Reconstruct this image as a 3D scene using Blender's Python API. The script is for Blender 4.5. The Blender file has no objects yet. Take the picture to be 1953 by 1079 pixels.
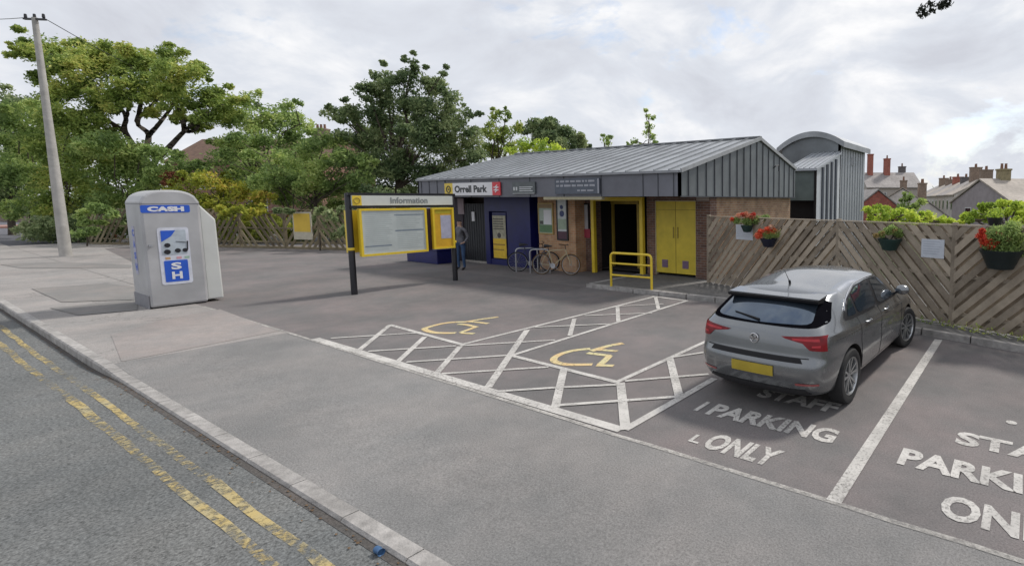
import bpy, bmesh, math, random
from mathutils import Vector, Matrix
from mathutils.bvhtree import BVHTree
R = math.radians
random.seed(7)
S = bpy.context.scene
COL = S.collection
# ------------------------------------------------------------------ camera (x = along station front, y = away from street)
F, CX, CY, HC = 986.6, 1380.0, 478.0, 2.45
CAM = Vector((8.113, -12.751, HC))
YAW = R(31.0); PITCH = math.atan((CY - 381.0) / F)
cd = bpy.data.cameras.new('camera'); cam = bpy.data.objects.new('camera', cd); COL.objects.link(cam)
cd.sensor_fit = 'HORIZONTAL'; cd.sensor_width = 36.0; cd.lens = F / 1953.0 * 36.0
cd.shift_x = -(CX - 976.5) / 1953.0; cd.shift_y = -(539.5 - CY) / 1953.0
cd.clip_start = 0.05; cd.clip_end = 3000.0
cam.location = CAM; cam.rotation_euler = (R(90) - PITCH, 0, YAW)
S.camera = cam
# ------------------------------------------------------------------ sky, sun, exposure
SUN_AZ = R(31.0 - 48.0)   # direction the sun stands in, turned from +y towards +x by a negative angle
SUN_EL = R(50)
sdir = Vector((-math.sin(SUN_AZ) * math.cos(SUN_EL), math.cos(SUN_AZ) * math.cos(SUN_EL), math.sin(SUN_EL)))
W = bpy.data.worlds.new("World"); S.world = W; W.use_nodes = True
nt = W.node_tree; nt.nodes.clear(); N = nt.nodes.new; K = nt.links.new
wo = N('ShaderNodeOutputWorld'); mix = N('ShaderNodeMixShader'); b1 = N('ShaderNodeBackground'); b2 = N('ShaderNodeBackground')
sky = N('ShaderNodeTexSky'); sky.sky_type = 'NISHITA'; sky.sun_disc = False; sky.sun_elevation = SUN_EL
sky.sun_rotation = math.atan2(sdir.x, sdir.y); sky.air_density = 1.0; sky.dust_density = 1.5
K(sky.outputs[0], b1.inputs[0]); b1.inputs[1].default_value = 0.125
tc = N('ShaderNodeTexCoord'); mp = N('ShaderNodeMapping'); mp.inputs['Scale'].default_value = (1.0, 1.0, 2.1); mp.inputs['Rotation'].default_value = (0, 0, R(20))
mp.inputs['Location'].default_value = (0.35, 0.2, 0.0)
K(tc.outputs['Generated'], mp.inputs[0])
n1 = N('ShaderNodeTexNoise'); n1.inputs['Scale'].default_value = 2.6; n1.inputs['Detail'].default_value = 10; n1.inputs['Roughness'].default_value = 0.62; n1.inputs['Distortion'].default_value = 0.25
n2 = N('ShaderNodeTexNoise'); n2.inputs['Scale'].default_value = 3.6; n2.inputs['Detail'].default_value = 10; n2.inputs['Roughness'].default_value = 0.58; n2.inputs['Distortion'].default_value = 0.4
K(mp.outputs[0], n1.inputs[0]); K(mp.outputs[0], n2.inputs[0])
r1 = N('ShaderNodeValToRGB'); r1.color_ramp.elements[0].position = 0.34; r1.color_ramp.elements[0].color = (0.15, 0.15, 0.15, 1); r1.color_ramp.elements[1].position = 0.44; r1.color_ramp.elements[1].color = (1, 1, 1, 1)
K(n1.outputs[0], r1.inputs[0])
r2 = N('ShaderNodeValToRGB'); e = r2.color_ramp.elements
e[0].position = 0.34; e[0].color = (0.58, 0.60, 0.66, 1); e[1].position = 0.66; e[1].color = (0.90, 0.90, 0.91, 1)
m_ = e.new(0.5); m_.color = (0.68, 0.71, 0.77, 1)
K(n2.outputs[0], r2.inputs[0]); K(r2.outputs[0], b2.inputs[0]); b2.inputs[1].default_value = 0.80
K(r1.outputs[0], mix.inputs[0]); K(b1.outputs[0], mix.inputs[1]); K(b2.outputs[0], mix.inputs[2]); K(mix.outputs[0], wo.inputs[0])
sl = bpy.data.lights.new('sun', 'SUN'); sl.energy = 2.1; sl.angle = R(7); sl.color = (1.0, 0.95, 0.88)
so = bpy.data.objects.new('sun', sl); COL.objects.link(so); so.rotation_euler = sdir.to_track_quat('Z', 'Y').to_euler()
S.view_settings.view_transform = 'Standard'; S.view_settings.look = 'None'; S.view_settings.gamma = 1.0; S.view_settings.exposure = 0.46
try: S.view_settings.use_curve_mapping = False
except Exception: pass
S.cycles.max_bounces = 6; S.cycles.transparent_max_bounces = 24

# ------------------------------------------------------------------ surveying helpers: image column/row -> real point
EX = Vector((math.cos(YAW), math.sin(YAW), 0)); EY = Vector((-math.sin(YAW), math.cos(YAW), 0)); EZ = Vector((0, 0, 1))
def ray(px, py):
    u = (px - CX) / F; v = (CY - py) / F; c, s = math.cos(PITCH), math.sin(PITCH)
    return EX * u + EY * (c + v * s) + EZ * (-s + v * c)
def at(px, py, z=0.0):
    r = ray(px, py); t = (z - HC) / r.z; return CAM + r * t
def onx(px, py, x):
    r = ray(px, py); return CAM + r * ((x - CAM.x) / r.x)
def ony(px, py, y):
    r = ray(px, py); return CAM + r * ((y - CAM.y) / r.y)
def far(px, py, D):
    r = ray(px, py); return CAM + r * (D / r.dot(EY))
def lin(p, q, t): return p + (q - p) * t

# ------------------------------------------------------------------ materials
MATS = {}
def mat(name, col, rough=0.7, metal=0.0, ns=6.0, na=0.15, bump=0.0, bs=None, coat=0.0, spec=0.5, big=0.0):
    if name in MATS: return MATS[name]
    m = bpy.data.materials.new(name); m.use_nodes = True; t = m.node_tree; p = t.nodes['Principled BSDF']
    p.inputs['Roughness'].default_value = rough; p.inputs['Metallic'].default_value = metal
    p.inputs['Specular IOR Level'].default_value = spec; p.inputs['Coat Weight'].default_value = coat; p.inputs['Coat Roughness'].default_value = 0.05
    c = t.nodes.new('ShaderNodeTexCoord'); n = t.nodes.new('ShaderNodeTexNoise'); n.inputs['Scale'].default_value = ns; n.inputs['Detail'].default_value = 6; n.inputs['Roughness'].default_value = 0.6
    t.links.new(c.outputs['Object'], n.inputs[0])
    r = t.nodes.new('ShaderNodeValToRGB'); e = r.color_ramp.elements
    e[0].position = 0.3; e[1].position = 0.7
    e[0].color = tuple(max(0, v * (1 - na)) for v in col) + (1,); e[1].color = tuple(min(1, v * (1 + na)) for v in col) + (1,)
    t.links.new(n.outputs[0], r.inputs[0]); out = r.outputs[0]
    if big:
        n3 = t.nodes.new('ShaderNodeTexNoise'); n3.inputs['Scale'].default_value = big; n3.inputs['Detail'].default_value = 4
        t.links.new(c.outputs['Object'], n3.inputs[0])
        mr = t.nodes.new('ShaderNodeMapRange'); mr.inputs['From Min'].default_value = 0.3; mr.inputs['From Max'].default_value = 0.7; mr.inputs['To Min'].default_value = 0.80; mr.inputs['To Max'].default_value = 1.18
        t.links.new(n3.outputs[0], mr.inputs[0])
        vm = t.nodes.new('ShaderNodeVectorMath'); vm.operation = 'SCALE'; t.links.new(out, vm.inputs[0]); t.links.new(mr.outputs[0], vm.inputs['Scale']); out = vm.outputs[0]
    t.links.new(out, p.inputs['Base Color'])
    if bump:
        n4 = t.nodes.new('ShaderNodeTexNoise'); n4.inputs['Scale'].default_value = bs or ns; n4.inputs['Detail'].default_value = 5
        t.links.new(c.outputs['Object'], n4.inputs[0])
        b = t.nodes.new('ShaderNodeBump'); b.inputs['Strength'].default_value = bump; b.inputs['Distance'].default_value = 0.02
        t.links.new(n4.outputs[0], b.inputs['Height']); t.links.new(b.outputs[0], p.inputs['Normal'])
    MATS[name] = m; return m

def asphalt(name, col, sc=70.0, amt=0.35, bump=0.5, cracks=0.0, tint=(1.0, 0.93, 0.9), blot=0.45):
    m = bpy.data.materials.new(name); m.use_nodes = True; t = m.node_tree; p = t.nodes['Principled BSDF']; p.inputs['Roughness'].default_value = 0.85; p.inputs['Specular IOR Level'].default_value = 0.35
    c = t.nodes.new('ShaderNodeTexCoord')
    def noise(s, d=5, ro=0.6, off=None):
        n = t.nodes.new('ShaderNodeTexNoise'); n.inputs['Scale'].default_value = s; n.inputs['Detail'].default_value = d; n.inputs['Roughness'].default_value = ro
        t.links.new(c.outputs['Object'], n.inputs[0]); return n
    def mrange(src, a, b, lo, hi):
        q = t.nodes.new('ShaderNodeMapRange'); q.inputs['From Min'].default_value = a; q.inputs['From Max'].default_value = b; q.inputs['To Min'].default_value = lo; q.inputs['To Max'].default_value = hi
        t.links.new(src, q.inputs[0]); return q.outputs[0]
    def mul(a, b):
        q = t.nodes.new('ShaderNodeMath'); q.operation = 'MULTIPLY'; t.links.new(a, q.inputs[0]); t.links.new(b, q.inputs[1]); return q.outputs[0]
    nf = noise(sc, 3, 0.8); nb = noise(blot, 6, 0.65); nm = noise(4.0, 5, 0.6)
    f = mul(mrange(nf.outputs[0], 0.3, 0.7, 1 - amt, 1 + amt), mrange(nb.outputs[0], 0.3, 0.7, 0.77, 1.20))
    f = mul(f, mrange(nm.outputs[0], 0.3, 0.7, 0.93, 1.07))
    if cracks:
        v = t.nodes.new('ShaderNodeTexVoronoi'); v.feature = 'DISTANCE_TO_EDGE'; v.inputs['Scale'].default_value = cracks
        wv = noise(1.7, 6, 0.7); vm = t.nodes.new('ShaderNodeVectorMath'); vm.operation = 'MULTIPLY_ADD'; vm.inputs[1].default_value = (1.6, 1.6, 1.6)
        t.links.new(wv.outputs['Color'], vm.inputs[0]); t.links.new(c.outputs['Object'], vm.inputs[2]); t.links.new(vm.outputs[0], v.inputs['Vector'])
        f = mul(f, mrange(v.outputs['Distance'], 0.0, 0.006 , 0.55, 1.0))
    ramp = t.nodes.new('ShaderNodeValToRGB'); e = ramp.color_ramp.elements; e[0].position = 0.35; e[1].position = 0.65
    e[0].color = (*col, 1); e[1].color = (col[0] * tint[0], col[1] * tint[1], col[2] * tint[2], 1)
    nt_ = noise(0.9, 4); t.links.new(nt_.outputs[0], ramp.inputs[0])
    vm = t.nodes.new('ShaderNodeVectorMath'); vm.operation = 'SCALE'; t.links.new(ramp.outputs[0], vm.inputs[0]); t.links.new(f, vm.inputs['Scale']); t.links.new(vm.outputs[0], p.inputs['Base Color'])
    b = t.nodes.new('ShaderNodeBump'); b.inputs['Strength'].default_value = bump; b.inputs['Distance'].default_value = 0.01; t.links.new(nf.outputs[0], b.inputs['Height']); t.links.new(b.outputs[0], p.inputs['Normal'])
    return m

def worn(name, col, cover=0.46, sc=14.0, soft=0.06, col2=None, fade=0.25):
    m = bpy.data.materials.new(name); m.use_nodes = True; t = m.node_tree; p = t.nodes['Principled BSDF']; p.inputs['Roughness'].default_value = 0.8
    c = t.nodes.new('ShaderNodeTexCoord'); n = t.nodes.new('ShaderNodeTexNoise'); n.inputs['Scale'].default_value = sc; n.inputs['Detail'].default_value = 8; n.inputs['Roughness'].default_value = 0.75
    t.links.new(c.outputs['Object'], n.inputs[0])
    r = t.nodes.new('ShaderNodeValToRGB'); r.color_ramp.elements[0].position = cover - soft; r.color_ramp.elements[1].position = cover + soft
    r.color_ramp.elements[0].color = (0, 0, 0, 1); r.color_ramp.elements[1].color = (1, 1, 1, 1)
    nb = t.nodes.new('ShaderNodeTexNoise'); nb.inputs['Scale'].default_value = 0.75; nb.inputs['Detail'].default_value = 3; t.links.new(c.outputs['Object'], nb.inputs[0])
    ad = t.nodes.new('ShaderNodeMath'); ad.operation = 'MULTIPLY_ADD'; ad.inputs[1].default_value = fade; t.links.new(nb.outputs[0], ad.inputs[0]); t.links.new(n.outputs[0], ad.inputs[2])
    sb_ = t.nodes.new('ShaderNodeMath'); sb_.operation = 'SUBTRACT'; sb_.inputs[1].default_value = fade * 0.5; t.links.new(ad.outputs[0], sb_.inputs[0])
    t.links.new(sb_.outputs[0], r.inputs[0]); t.links.new(r.outputs[0], p.inputs['Alpha'])
    n2 = t.nodes.new('ShaderNodeTexNoise'); n2.inputs['Scale'].default_value = 3; t.links.new(c.outputs['Object'], n2.inputs[0])
    r2 = t.nodes.new('ShaderNodeValToRGB'); r2.color_ramp.elements[0].position = 0.4; r2.color_ramp.elements[1].position = 0.6
    c2 = col2 or tuple(v * 0.8 for v in col)
    r2.color_ramp.elements[0].color = (*c2, 1); r2.color_ramp.elements[1].color = (*col, 1)
    t.links.new(n2.outputs[0], r2.inputs[0]); t.links.new(r2.outputs[0], p.inputs['Base Color'])
    return m

def brick(name, c1, c2, mortar=(0.30, 0.27, 0.24), sc=1.0):
    m = bpy.data.materials.new(name); m.use_nodes = True; t = m.node_tree; p = t.nodes['Principled BSDF']; p.inputs['Roughness'].default_value = 0.9
    c = t.nodes.new('ShaderNodeTexCoord'); s = t.nodes.new('ShaderNodeSeparateXYZ'); t.links.new(c.outputs['Object'], s.inputs[0])
    a = t.nodes.new('ShaderNodeMath'); a.operation = 'ADD'; t.links.new(s.outputs[0], a.inputs[0]); t.links.new(s.outputs[1], a.inputs[1])
    k = t.nodes.new('ShaderNodeCombineXYZ'); t.links.new(a.outputs[0], k.inputs[0]); t.links.new(s.outputs[2], k.inputs[1])
    b = t.nodes.new('ShaderNodeTexBrick'); b.inputs['Color1'].default_value = (*c1, 1); b.inputs['Color2'].default_value = (*c2, 1); b.inputs['Mortar'].default_value = (*mortar, 1)
    b.inputs['Scale'].default_value = sc; b.inputs['Brick Width'].default_value = 0.225; b.inputs['Row Height'].default_value = 0.075; b.inputs['Mortar Size'].default_value = 0.008; b.inputs['Bias'].default_value = 0.1
    t.links.new(k.outputs[0], b.inputs['Vector'])
    n = t.nodes.new('ShaderNodeTexNoise'); n.inputs['Scale'].default_value = 2.5; n.inputs['Detail'].default_value = 6; t.links.new(c.outputs['Object'], n.inputs[0])
    mr = t.nodes.new('ShaderNodeMapRange'); mr.inputs['From Min'].default_value = 0.3; mr.inputs['From Max'].default_value = 0.7; mr.inputs['To Min'].default_value = 0.72; mr.inputs['To Max'].default_value = 1.25; t.links.new(n.outputs[0], mr.inputs[0])
    vm = t.nodes.new('ShaderNodeVectorMath'); vm.operation = 'SCALE'; t.links.new(b.outputs[0], vm.inputs[0]); t.links.new(mr.outputs[0], vm.inputs['Scale']); t.links.new(vm.outputs[0], p.inputs['Base Color'])
    bp = t.nodes.new('ShaderNodeBump'); bp.inputs['Strength'].default_value = 0.4; bp.inputs['Distance'].default_value = 0.01; bp.invert = True; t.links.new(b.outputs['Fac'], bp.inputs['Height']); t.links.new(bp.outputs[0], p.inputs['Normal'])
    return m

def leafmat(name, cols, trans=0.35):
    if name.startswith('leaf_'): cols = [tuple(v * (4.5, 3.75, 3.6)[i] + (0.012, 0.014, 0.008)[i] for i, v in enumerate(c)) for c in cols]; trans = 0.42
    m = bpy.data.materials.new(name); m.use_nodes = True; t = m.node_tree; p = t.nodes['Principled BSDF']; p.inputs['Roughness'].default_value = 0.55; p.inputs['Specular IOR Level'].default_value = 0.3
    g = t.nodes.new('ShaderNodeNewGeometry'); c = t.nodes.new('ShaderNodeTexCoord'); n = t.nodes.new('ShaderNodeTexNoise'); n.inputs['Scale'].default_value = 0.55; n.inputs['Detail'].default_value = 3
    t.links.new(c.outputs['Object'], n.inputs[0])
    a = t.nodes.new('ShaderNodeMath'); a.operation = 'MULTIPLY_ADD'; a.inputs[1].default_value = 0.45; t.links.new(g.outputs['Random Per Island'], a.inputs[0])
    mr = t.nodes.new('ShaderNodeMapRange'); mr.inputs['From Min'].default_value = 0.35; mr.inputs['From Max'].default_value = 0.65; mr.inputs['To Min'].default_value = 0.0; mr.inputs['To Max'].default_value = 0.55
    t.links.new(n.outputs[0], mr.inputs[0]); t.links.new(mr.outputs[0], a.inputs[2])
    r = t.nodes.new('ShaderNodeValToRGB'); e = r.color_ramp.elements
    e[0].position = 0.0; e[0].color = (*cols[0], 1); e[1].position = 1.0; e[1].color = (*cols[-1], 1)
    for i, cc in enumerate(cols[1:-1]):
        q = e.new((i + 1) / (len(cols) - 1)); q.color = (*cc, 1)
    t.links.new(a.outputs[0], r.inputs[0]); t.links.new(r.outputs[0], p.inputs['Base Color'])
    tr = t.nodes.new('ShaderNodeBsdfTranslucent'); t.links.new(r.outputs[0], tr.inputs[0]); mx = t.nodes.new('ShaderNodeMixShader'); mx.inputs[0].default_value = trans
    o = t.nodes['Material Output']; t.links.new(p.outputs[0], mx.inputs[1]); t.links.new(tr.outputs[0], mx.inputs[2]); t.links.new(mx.outputs[0], o.inputs[0])
    return m

def wood(name, c1, c2):
    m = bpy.data.materials.new(name); m.use_nodes = True; t = m.node_tree; p = t.nodes['Principled BSDF']; p.inputs['Roughness'].default_value = 0.9
    g = t.nodes.new('ShaderNodeNewGeometry'); c = t.nodes.new('ShaderNodeTexCoord'); n = t.nodes.new('ShaderNodeTexNoise'); n.inputs['Scale'].default_value = 3.0; n.inputs['Detail'].default_value = 7; n.inputs['Roughness'].default_value = 0.7
    t.links.new(c.outputs['Object'], n.inputs[0])
    a = t.nodes.new('ShaderNodeMath'); a.operation = 'MULTIPLY_ADD'; a.inputs[1].default_value = 0.72; t.links.new(g.outputs['Random Per Island'], a.inputs[0])
    mr = t.nodes.new('ShaderNodeMapRange'); mr.inputs['From Min'].default_value = 0.3; mr.inputs['From Max'].default_value = 0.7; mr.inputs['To Max'].default_value = 0.5; t.links.new(n.outputs[0], mr.inputs[0]); t.links.new(mr.outputs[0], a.inputs[2])
    r = t.nodes.new('ShaderNodeValToRGB'); r.color_ramp.elements[0].color = (*c1, 1); r.color_ramp.elements[1].color = (*c2, 1)
    t.links.new(a.outputs[0], r.inputs[0]); t.links.new(r.outputs[0], p.inputs['Base Color'])
    b = t.nodes.new('ShaderNodeBump'); b.inputs['Strength'].default_value = 0.4; b.inputs['Distance'].default_value = 0.01; t.links.new(n.outputs[0], b.inputs['Height']); t.links.new(b.outputs[0], p.inputs['Normal'])
    return m

# ------------------------------------------------------------------ mesh builder and scene graph
class MB:
    def __init__(s): s.v = []; s.f = []
    def face(s, pts):
        n = len(s.v); s.v += [tuple(p) for p in pts]; s.f.append(tuple(range(n, n + len(pts)))); return s
    def box(s, x0, x1, y0, y1, z0, z1):
        n = len(s.v); s.v += [(x, y, z) for z in (z0, z1) for y in (y0, y1) for x in (x0, x1)]
        s.f += [tuple(n + i for i in q) for q in ((0, 2, 3, 1), (4, 5, 7, 6), (0, 1, 5, 4), (2, 6, 7, 3), (0, 4, 6, 2), (1, 3, 7, 5))]; return s
    def bar(s, p, q, w, h, up=(0, 0, 1)):   # box along p-q, w across, h along up
        p, q = Vector(p), Vector(q); d = (q - p).normalized(); up = Vector(up); sd = d.cross(up)
        if sd.length < 1e-4: sd = d.cross(Vector((1, 0, 0)))
        sd.normalize(); u = sd.cross(d).normalized(); n = len(s.v)
        for a in (p, q):
            for i, j in ((-1, -1), (1, -1), (1, 1), (-1, 1)): s.v.append(tuple(a + sd * (w / 2 * i) + u * (h / 2 * j)))
        s.f += [tuple(n + i for i in k) for k in ((0, 1, 2, 3), (7, 6, 5, 4), (0, 4, 5, 1), (1, 5, 6, 2), (2, 6, 7, 3), (3, 7, 4, 0))]; return s
    def tube(s, pts, r, n=8, cap=True, closed=False):
        pts = [Vector(p) for p in pts]; rs = r if isinstance(r, (list, tuple)) else [r] * len(pts); base = len(s.v); ref = None; m = len(pts)
        for i, p in enumerate(pts):
            if closed: d = pts[(i + 1) % m] - pts[i - 1]
            else: d = pts[min(i + 1, m - 1)] - pts[max(i - 1, 0)]
            d.normalize()
            if ref is None: ref = d.orthogonal().normalized()
            ref = (ref - d * ref.dot(d)).normalized(); b = d.cross(ref)
            for k in range(n):
                a = 2 * math.pi * k / n; s.v.append(tuple(p + (ref * math.cos(a) + b * math.sin(a)) * rs[i]))
        for i in range(m if closed else m - 1):
            j = (i + 1) % m
            for k in range(n): s.f.append((base + i * n + k, base + i * n + (k + 1) % n, base + j * n + (k + 1) % n, base + j * n + k))
        if cap and not closed: s.f.append(tuple(base + k for k in range(n))[::-1]); s.f.append(tuple(base + (m - 1) * n + k for k in range(n)))
        return s
    def prism(s, poly, z0, z1):             # xy polygon extruded
        n = len(s.v); m = len(poly); s.v += [(p[0], p[1], z0) for p in poly] + [(p[0], p[1], z1) for p in poly]
        s.f.append(tuple(range(n, n + m))[::-1]); s.f.append(tuple(range(n + m, n + 2 * m)))
        for i in range(m): j = (i + 1) % m; s.f.append((n + i, n + j, n + m + j, n + m + i))
        return s
    def extr(s, pts, d):                    # planar 3d polygon extruded by vector d
        pts = [Vector(p) for p in pts]; d = Vector(d); n = len(s.v); m = len(pts); s.v += [tuple(p) for p in pts] + [tuple(p + d) for p in pts]
        s.f.append(tuple(range(n, n + m))[::-1]); s.f.append(tuple(range(n + m, n + 2 * m)))
        for i in range(m): j = (i + 1) % m; s.f.append((n + i, n + j, n + m + j, n + m + i))
        return s
    def lathe(s, prof, c=(0, 0, 0), n=20, axis='z', cap=True):
        base = len(s.v); c = Vector(c)
        for r_, h in prof:
            for k in range(n):
                a = 2 * math.pi * k / n; x, y = r_ * math.cos(a), r_ * math.sin(a)
                s.v.append(tuple(c + (Vector((x, y, h)) if axis == 'z' else Vector((x, h, y)) if axis == 'y' else Vector((h, x, y)))))
        for i in range(len(prof) - 1):
            for k in range(n): s.f.append((base + i * n + k, base + i * n + (k + 1) % n, base + (i + 1) * n + (k + 1) % n, base + (i + 1) * n + k))
        if cap and prof[0][0] > 1e-4: s.f.append(tuple(base + k for k in range(n))[::-1])
        if cap and prof[-1][0] > 1e-4: s.f.append(tuple(base + (len(prof) - 1) * n + k for k in range(n)))
        return s
    def build(s, name, m, parent=None, smooth=False, bevel=0.0, fix=True, **tags):
        me = bpy.data.meshes.new(name); me.from_pydata(s.v, [], s.f); me.update()
        if fix:
            bm = bmesh.new(); bm.from_mesh(me); bmesh.ops.recalc_face_normals(bm, faces=bm.faces); bm.to_mesh(me); bm.free()
        me.materials.append(m if not isinstance(m, str) else MATS[m])
        if smooth: me.shade_smooth() if hasattr(me, 'shade_smooth') else [setattr(p, 'use_smooth', True) for p in me.polygons]
        return link(name, me, parent, bevel, smooth, **tags)
def link(name, me, parent=None, bevel=0.0, smooth=False, **tags):
    o = bpy.data.objects.new(name, me); COL.objects.link(o)
    if parent is not None:
        o.parent = parent
        if parent.get('_w'): o.matrix_parent_inverse = Matrix.Translation(-Vector(parent.location))
    if bevel:
        b = o.modifiers.new('bevel', 'BEVEL'); b.width = bevel; b.segments = 2; b.limit_method = 'ANGLE'
    if smooth and not bevel:
        try: me.set_sharp_from_angle(angle=R(40))
        except Exception: pass
    for k, v in tags.items():
        if v: o[k] = v
    return o
def thing(name, label, cat, loc=(0, 0, 0), rz=0.0, group=None, world=True):
    o = bpy.data.objects.new(name, None); COL.objects.link(o); o.location = loc; o.rotation_euler = (0, 0, rz); o.empty_display_size = 0.3
    o['label'] = label; o['category'] = cat
    if group: o['group'] = group
    if world: o['_w'] = 1
    return o
def structure(mb, name, m): return mb.build(name, m, kind='structure')
def copy_thing(root, loc, rz, label, group=None):
    r = root.copy(); COL.objects.link(r); r.location = loc; r.rotation_euler = (0, 0, rz); r['label'] = label
    if group: r['group'] = group
    for ch in list(root.children):
        c = ch.copy(); COL.objects.link(c); c.parent = r
        for g in ch.children:
            d = g.copy(); COL.objects.link(d); d.parent = c
    return r
def textmesh(body, size, origin, ux, uy, thick=0.004, bold=0.0, align='LEFT', fit=None, fith=None):
    """flat lettering as a mesh builder; ux, uy = directions of the baseline and of the letter height"""
    cu = bpy.data.curves.new('t', 'FONT'); cu.body = body; cu.size = size; cu.align_x = 'LEFT'; cu.offset = bold; cu.resolution_u = 3
    ob = bpy.data.objects.new('t', cu); COL.objects.link(ob)
    dg = bpy.context.evaluated_depsgraph_get(); me = bpy.data.meshes.new_from_object(ob.evaluated_get(dg))
    xs = [v.co.x for v in me.vertices]; ys = [v.co.y for v in me.vertices]; x0, x1, y0, y1 = min(xs), max(xs), min(ys), max(ys)
    sx = (fit / (x1 - x0)) if fit else 1.0; sy = (fith / (y1 - y0)) if fith else sx
    ox = -x0 * sx if align == 'LEFT' else -(x0 + x1) / 2 * sx
    ux, uy = Vector(ux), Vector(uy); origin = Vector(origin); nrm = ux.cross(uy).normalized()
    mb = MB(); mb.v = [tuple(origin + ux * (v.co.x * sx + ox) + uy * ((v.co.y - (y0 if fith else 0)) * sy) + nrm * thick) for v in me.vertices]; mb.f = [tuple(p.vertices) for p in me.polygons]
    bpy.data.objects.remove(ob); bpy.data.curves.remove(cu); bpy.data.meshes.remove(me)
    return mb
def curve_pts(pts, n=6):   # Catmull-Rom through points
    pts = [Vector(p) for p in pts]; out = []
    for i in range(len(pts) - 1):
        a = pts[max(i - 1, 0)]; b = pts[i]; c = pts[i + 1]; d = pts[min(i + 2, len(pts) - 1)]
        for k in range(n):
            t = k / n; out.append(0.5 * ((2 * b) + (c - a) * t + (2 * a - 5 * b + 4 * c - d) * t * t + (3 * b - a - 3 * c + d) * t ** 3))
    out.append(pts[-1]); return out

# ------------------------------------------------------------------ shared materials
M_road = asphalt('road_asphalt', (0.135, 0.142, 0.142), 38, 0.62, 0.9, cracks=0.45, tint=(1.04, 1.0, 0.97))
M_cross = asphalt('crossover_asphalt', (0.212, 0.210, 0.206), 60, 0.36, 0.7, tint=(1.03, 0.99, 0.97))
M_park = asphalt('car_park_asphalt', (0.155, 0.149, 0.147), 60, 0.32, 0.5, tint=(1.10, 1.0, 0.99))
M_pave = asphalt('pavement_asphalt', (0.275, 0.265, 0.255), 60, 0.32, 0.4, cracks=0.2, tint=(1.04, 0.99, 0.97))
M_patch = asphalt('patch_asphalt', (0.215, 0.212, 0.205), 80, 0.3, 0.4)
M_dark = asphalt('shade_asphalt', (0.132, 0.127, 0.128), 90, 0.3, 0.4)
M_kerb = mat('kerb_concrete', (0.33, 0.315, 0.30), 0.9, ns=9, na=0.28, bump=0.5, bs=60, big=1.4)
M_conc = mat('concrete', (0.30, 0.285, 0.26), 0.9, ns=12, na=0.2, bump=0.3, bs=50)
M_white = worn('worn_white_paint', (0.54, 0.52, 0.49), 0.37, 30, 0.13)
M_thin = worn('thin_white_line', (0.46, 0.44, 0.41), 0.45, 18, 0.16)
M_yel = worn('worn_yellow_paint', (0.44, 0.34, 0.14), 0.535, 15, 0.09, (0.36, 0.31, 0.18), 0.6)
M_sym = worn('worn_yellow_symbol', (0.60, 0.44, 0.22), 0.40, 20, 0.08, (0.56, 0.50, 0.28))
M_ygloss = mat('yellow_gloss', (0.72, 0.52, 0.035), 0.35, ns=4, na=0.08, coat=0.2)
M_ydoor = mat('yellow_door_paint', (0.60, 0.46, 0.04), 0.45, ns=3, na=0.12)
M_black = mat('black_paint', (0.012, 0.012, 0.016), 0.4, ns=5, na=0.2)
M_navy = mat('navy_paint', (0.007, 0.010, 0.10), 0.4, ns=2, na=0.25)
M_zinc = mat('grey_cladding', (0.165, 0.18, 0.19), 0.5, metal=0.25, ns=1.3, na=0.2, big=0.4)
M_zinc2 = mat('pale_cladding', (0.34, 0.36, 0.385), 0.5, metal=0.2, ns=1.3, na=0.12)
M_roof = mat('grey_standing_seam_roof', (0.30, 0.315, 0.33), 0.42, metal=0.25, ns=1.0, na=0.15, big=0.5)
M_seam = mat('seam_dark', (0.055, 0.06, 0.07), 0.6)
M_brick = brick('brown_brick', (0.20, 0.10, 0.065), (0.12, 0.065, 0.05), (0.20, 0.18, 0.16))
M_brickl = brick('buff_brick', (0.33, 0.21, 0.12), (0.26, 0.15, 0.09), (0.30, 0.26, 0.21))
M_brickr = brick('red_brick', (0.42, 0.09, 0.05), (0.30, 0.07, 0.05), (0.25, 0.2, 0.18))
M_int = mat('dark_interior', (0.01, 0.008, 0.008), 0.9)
M_wht = mat('white_sheet', (0.72, 0.72, 0.74), 0.6, ns=5, na=0.04)
M_wall = mat('white_render', (0.55, 0.52, 0.49), 0.9, ns=2, na=0.15)
M_steel = mat('galvanised_steel', (0.42, 0.43, 0.45), 0.38, metal=0.8, ns=8, na=0.15)
M_slate = mat('slate_roof', (0.27, 0.25, 0.24), 0.8, ns=3, na=0.25, big=0.4)
M_slate2 = mat('pale_tile_roof', (0.34, 0.30, 0.26), 0.8, ns=3, na=0.2, big=0.4)
M_bark = mat('bark', (0.075, 0.06, 0.045), 0.95, ns=5, na=0.35, bump=0.6, bs=12)
M_fence = wood('weathered_fence_wood', (0.11, 0.088, 0.066), (0.42, 0.355, 0.275))
M_fence2 = wood('old_fence_wood', (0.06, 0.045, 0.03), (0.27, 0.225, 0.14))
M_pole = mat('pale_pole', (0.40, 0.385, 0.36), 0.85, ns=2.5, na=0.2, bump=0.3, bs=9)
M_glass = mat('dark_glass', (0.015, 0.018, 0.022), 0.04, ns=1, na=0.1, spec=0.9, coat=0.6)
M_red = mat('red_sign', (0.62, 0.045, 0.06), 0.4, ns=3, na=0.05)
M_blue = mat('blue_sticker', (0.02, 0.10, 0.55), 0.4, ns=4, na=0.08)
M_txt = mat('lettering_dark', (0.05, 0.055, 0.06), 0.6)
exec_sections = []
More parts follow.
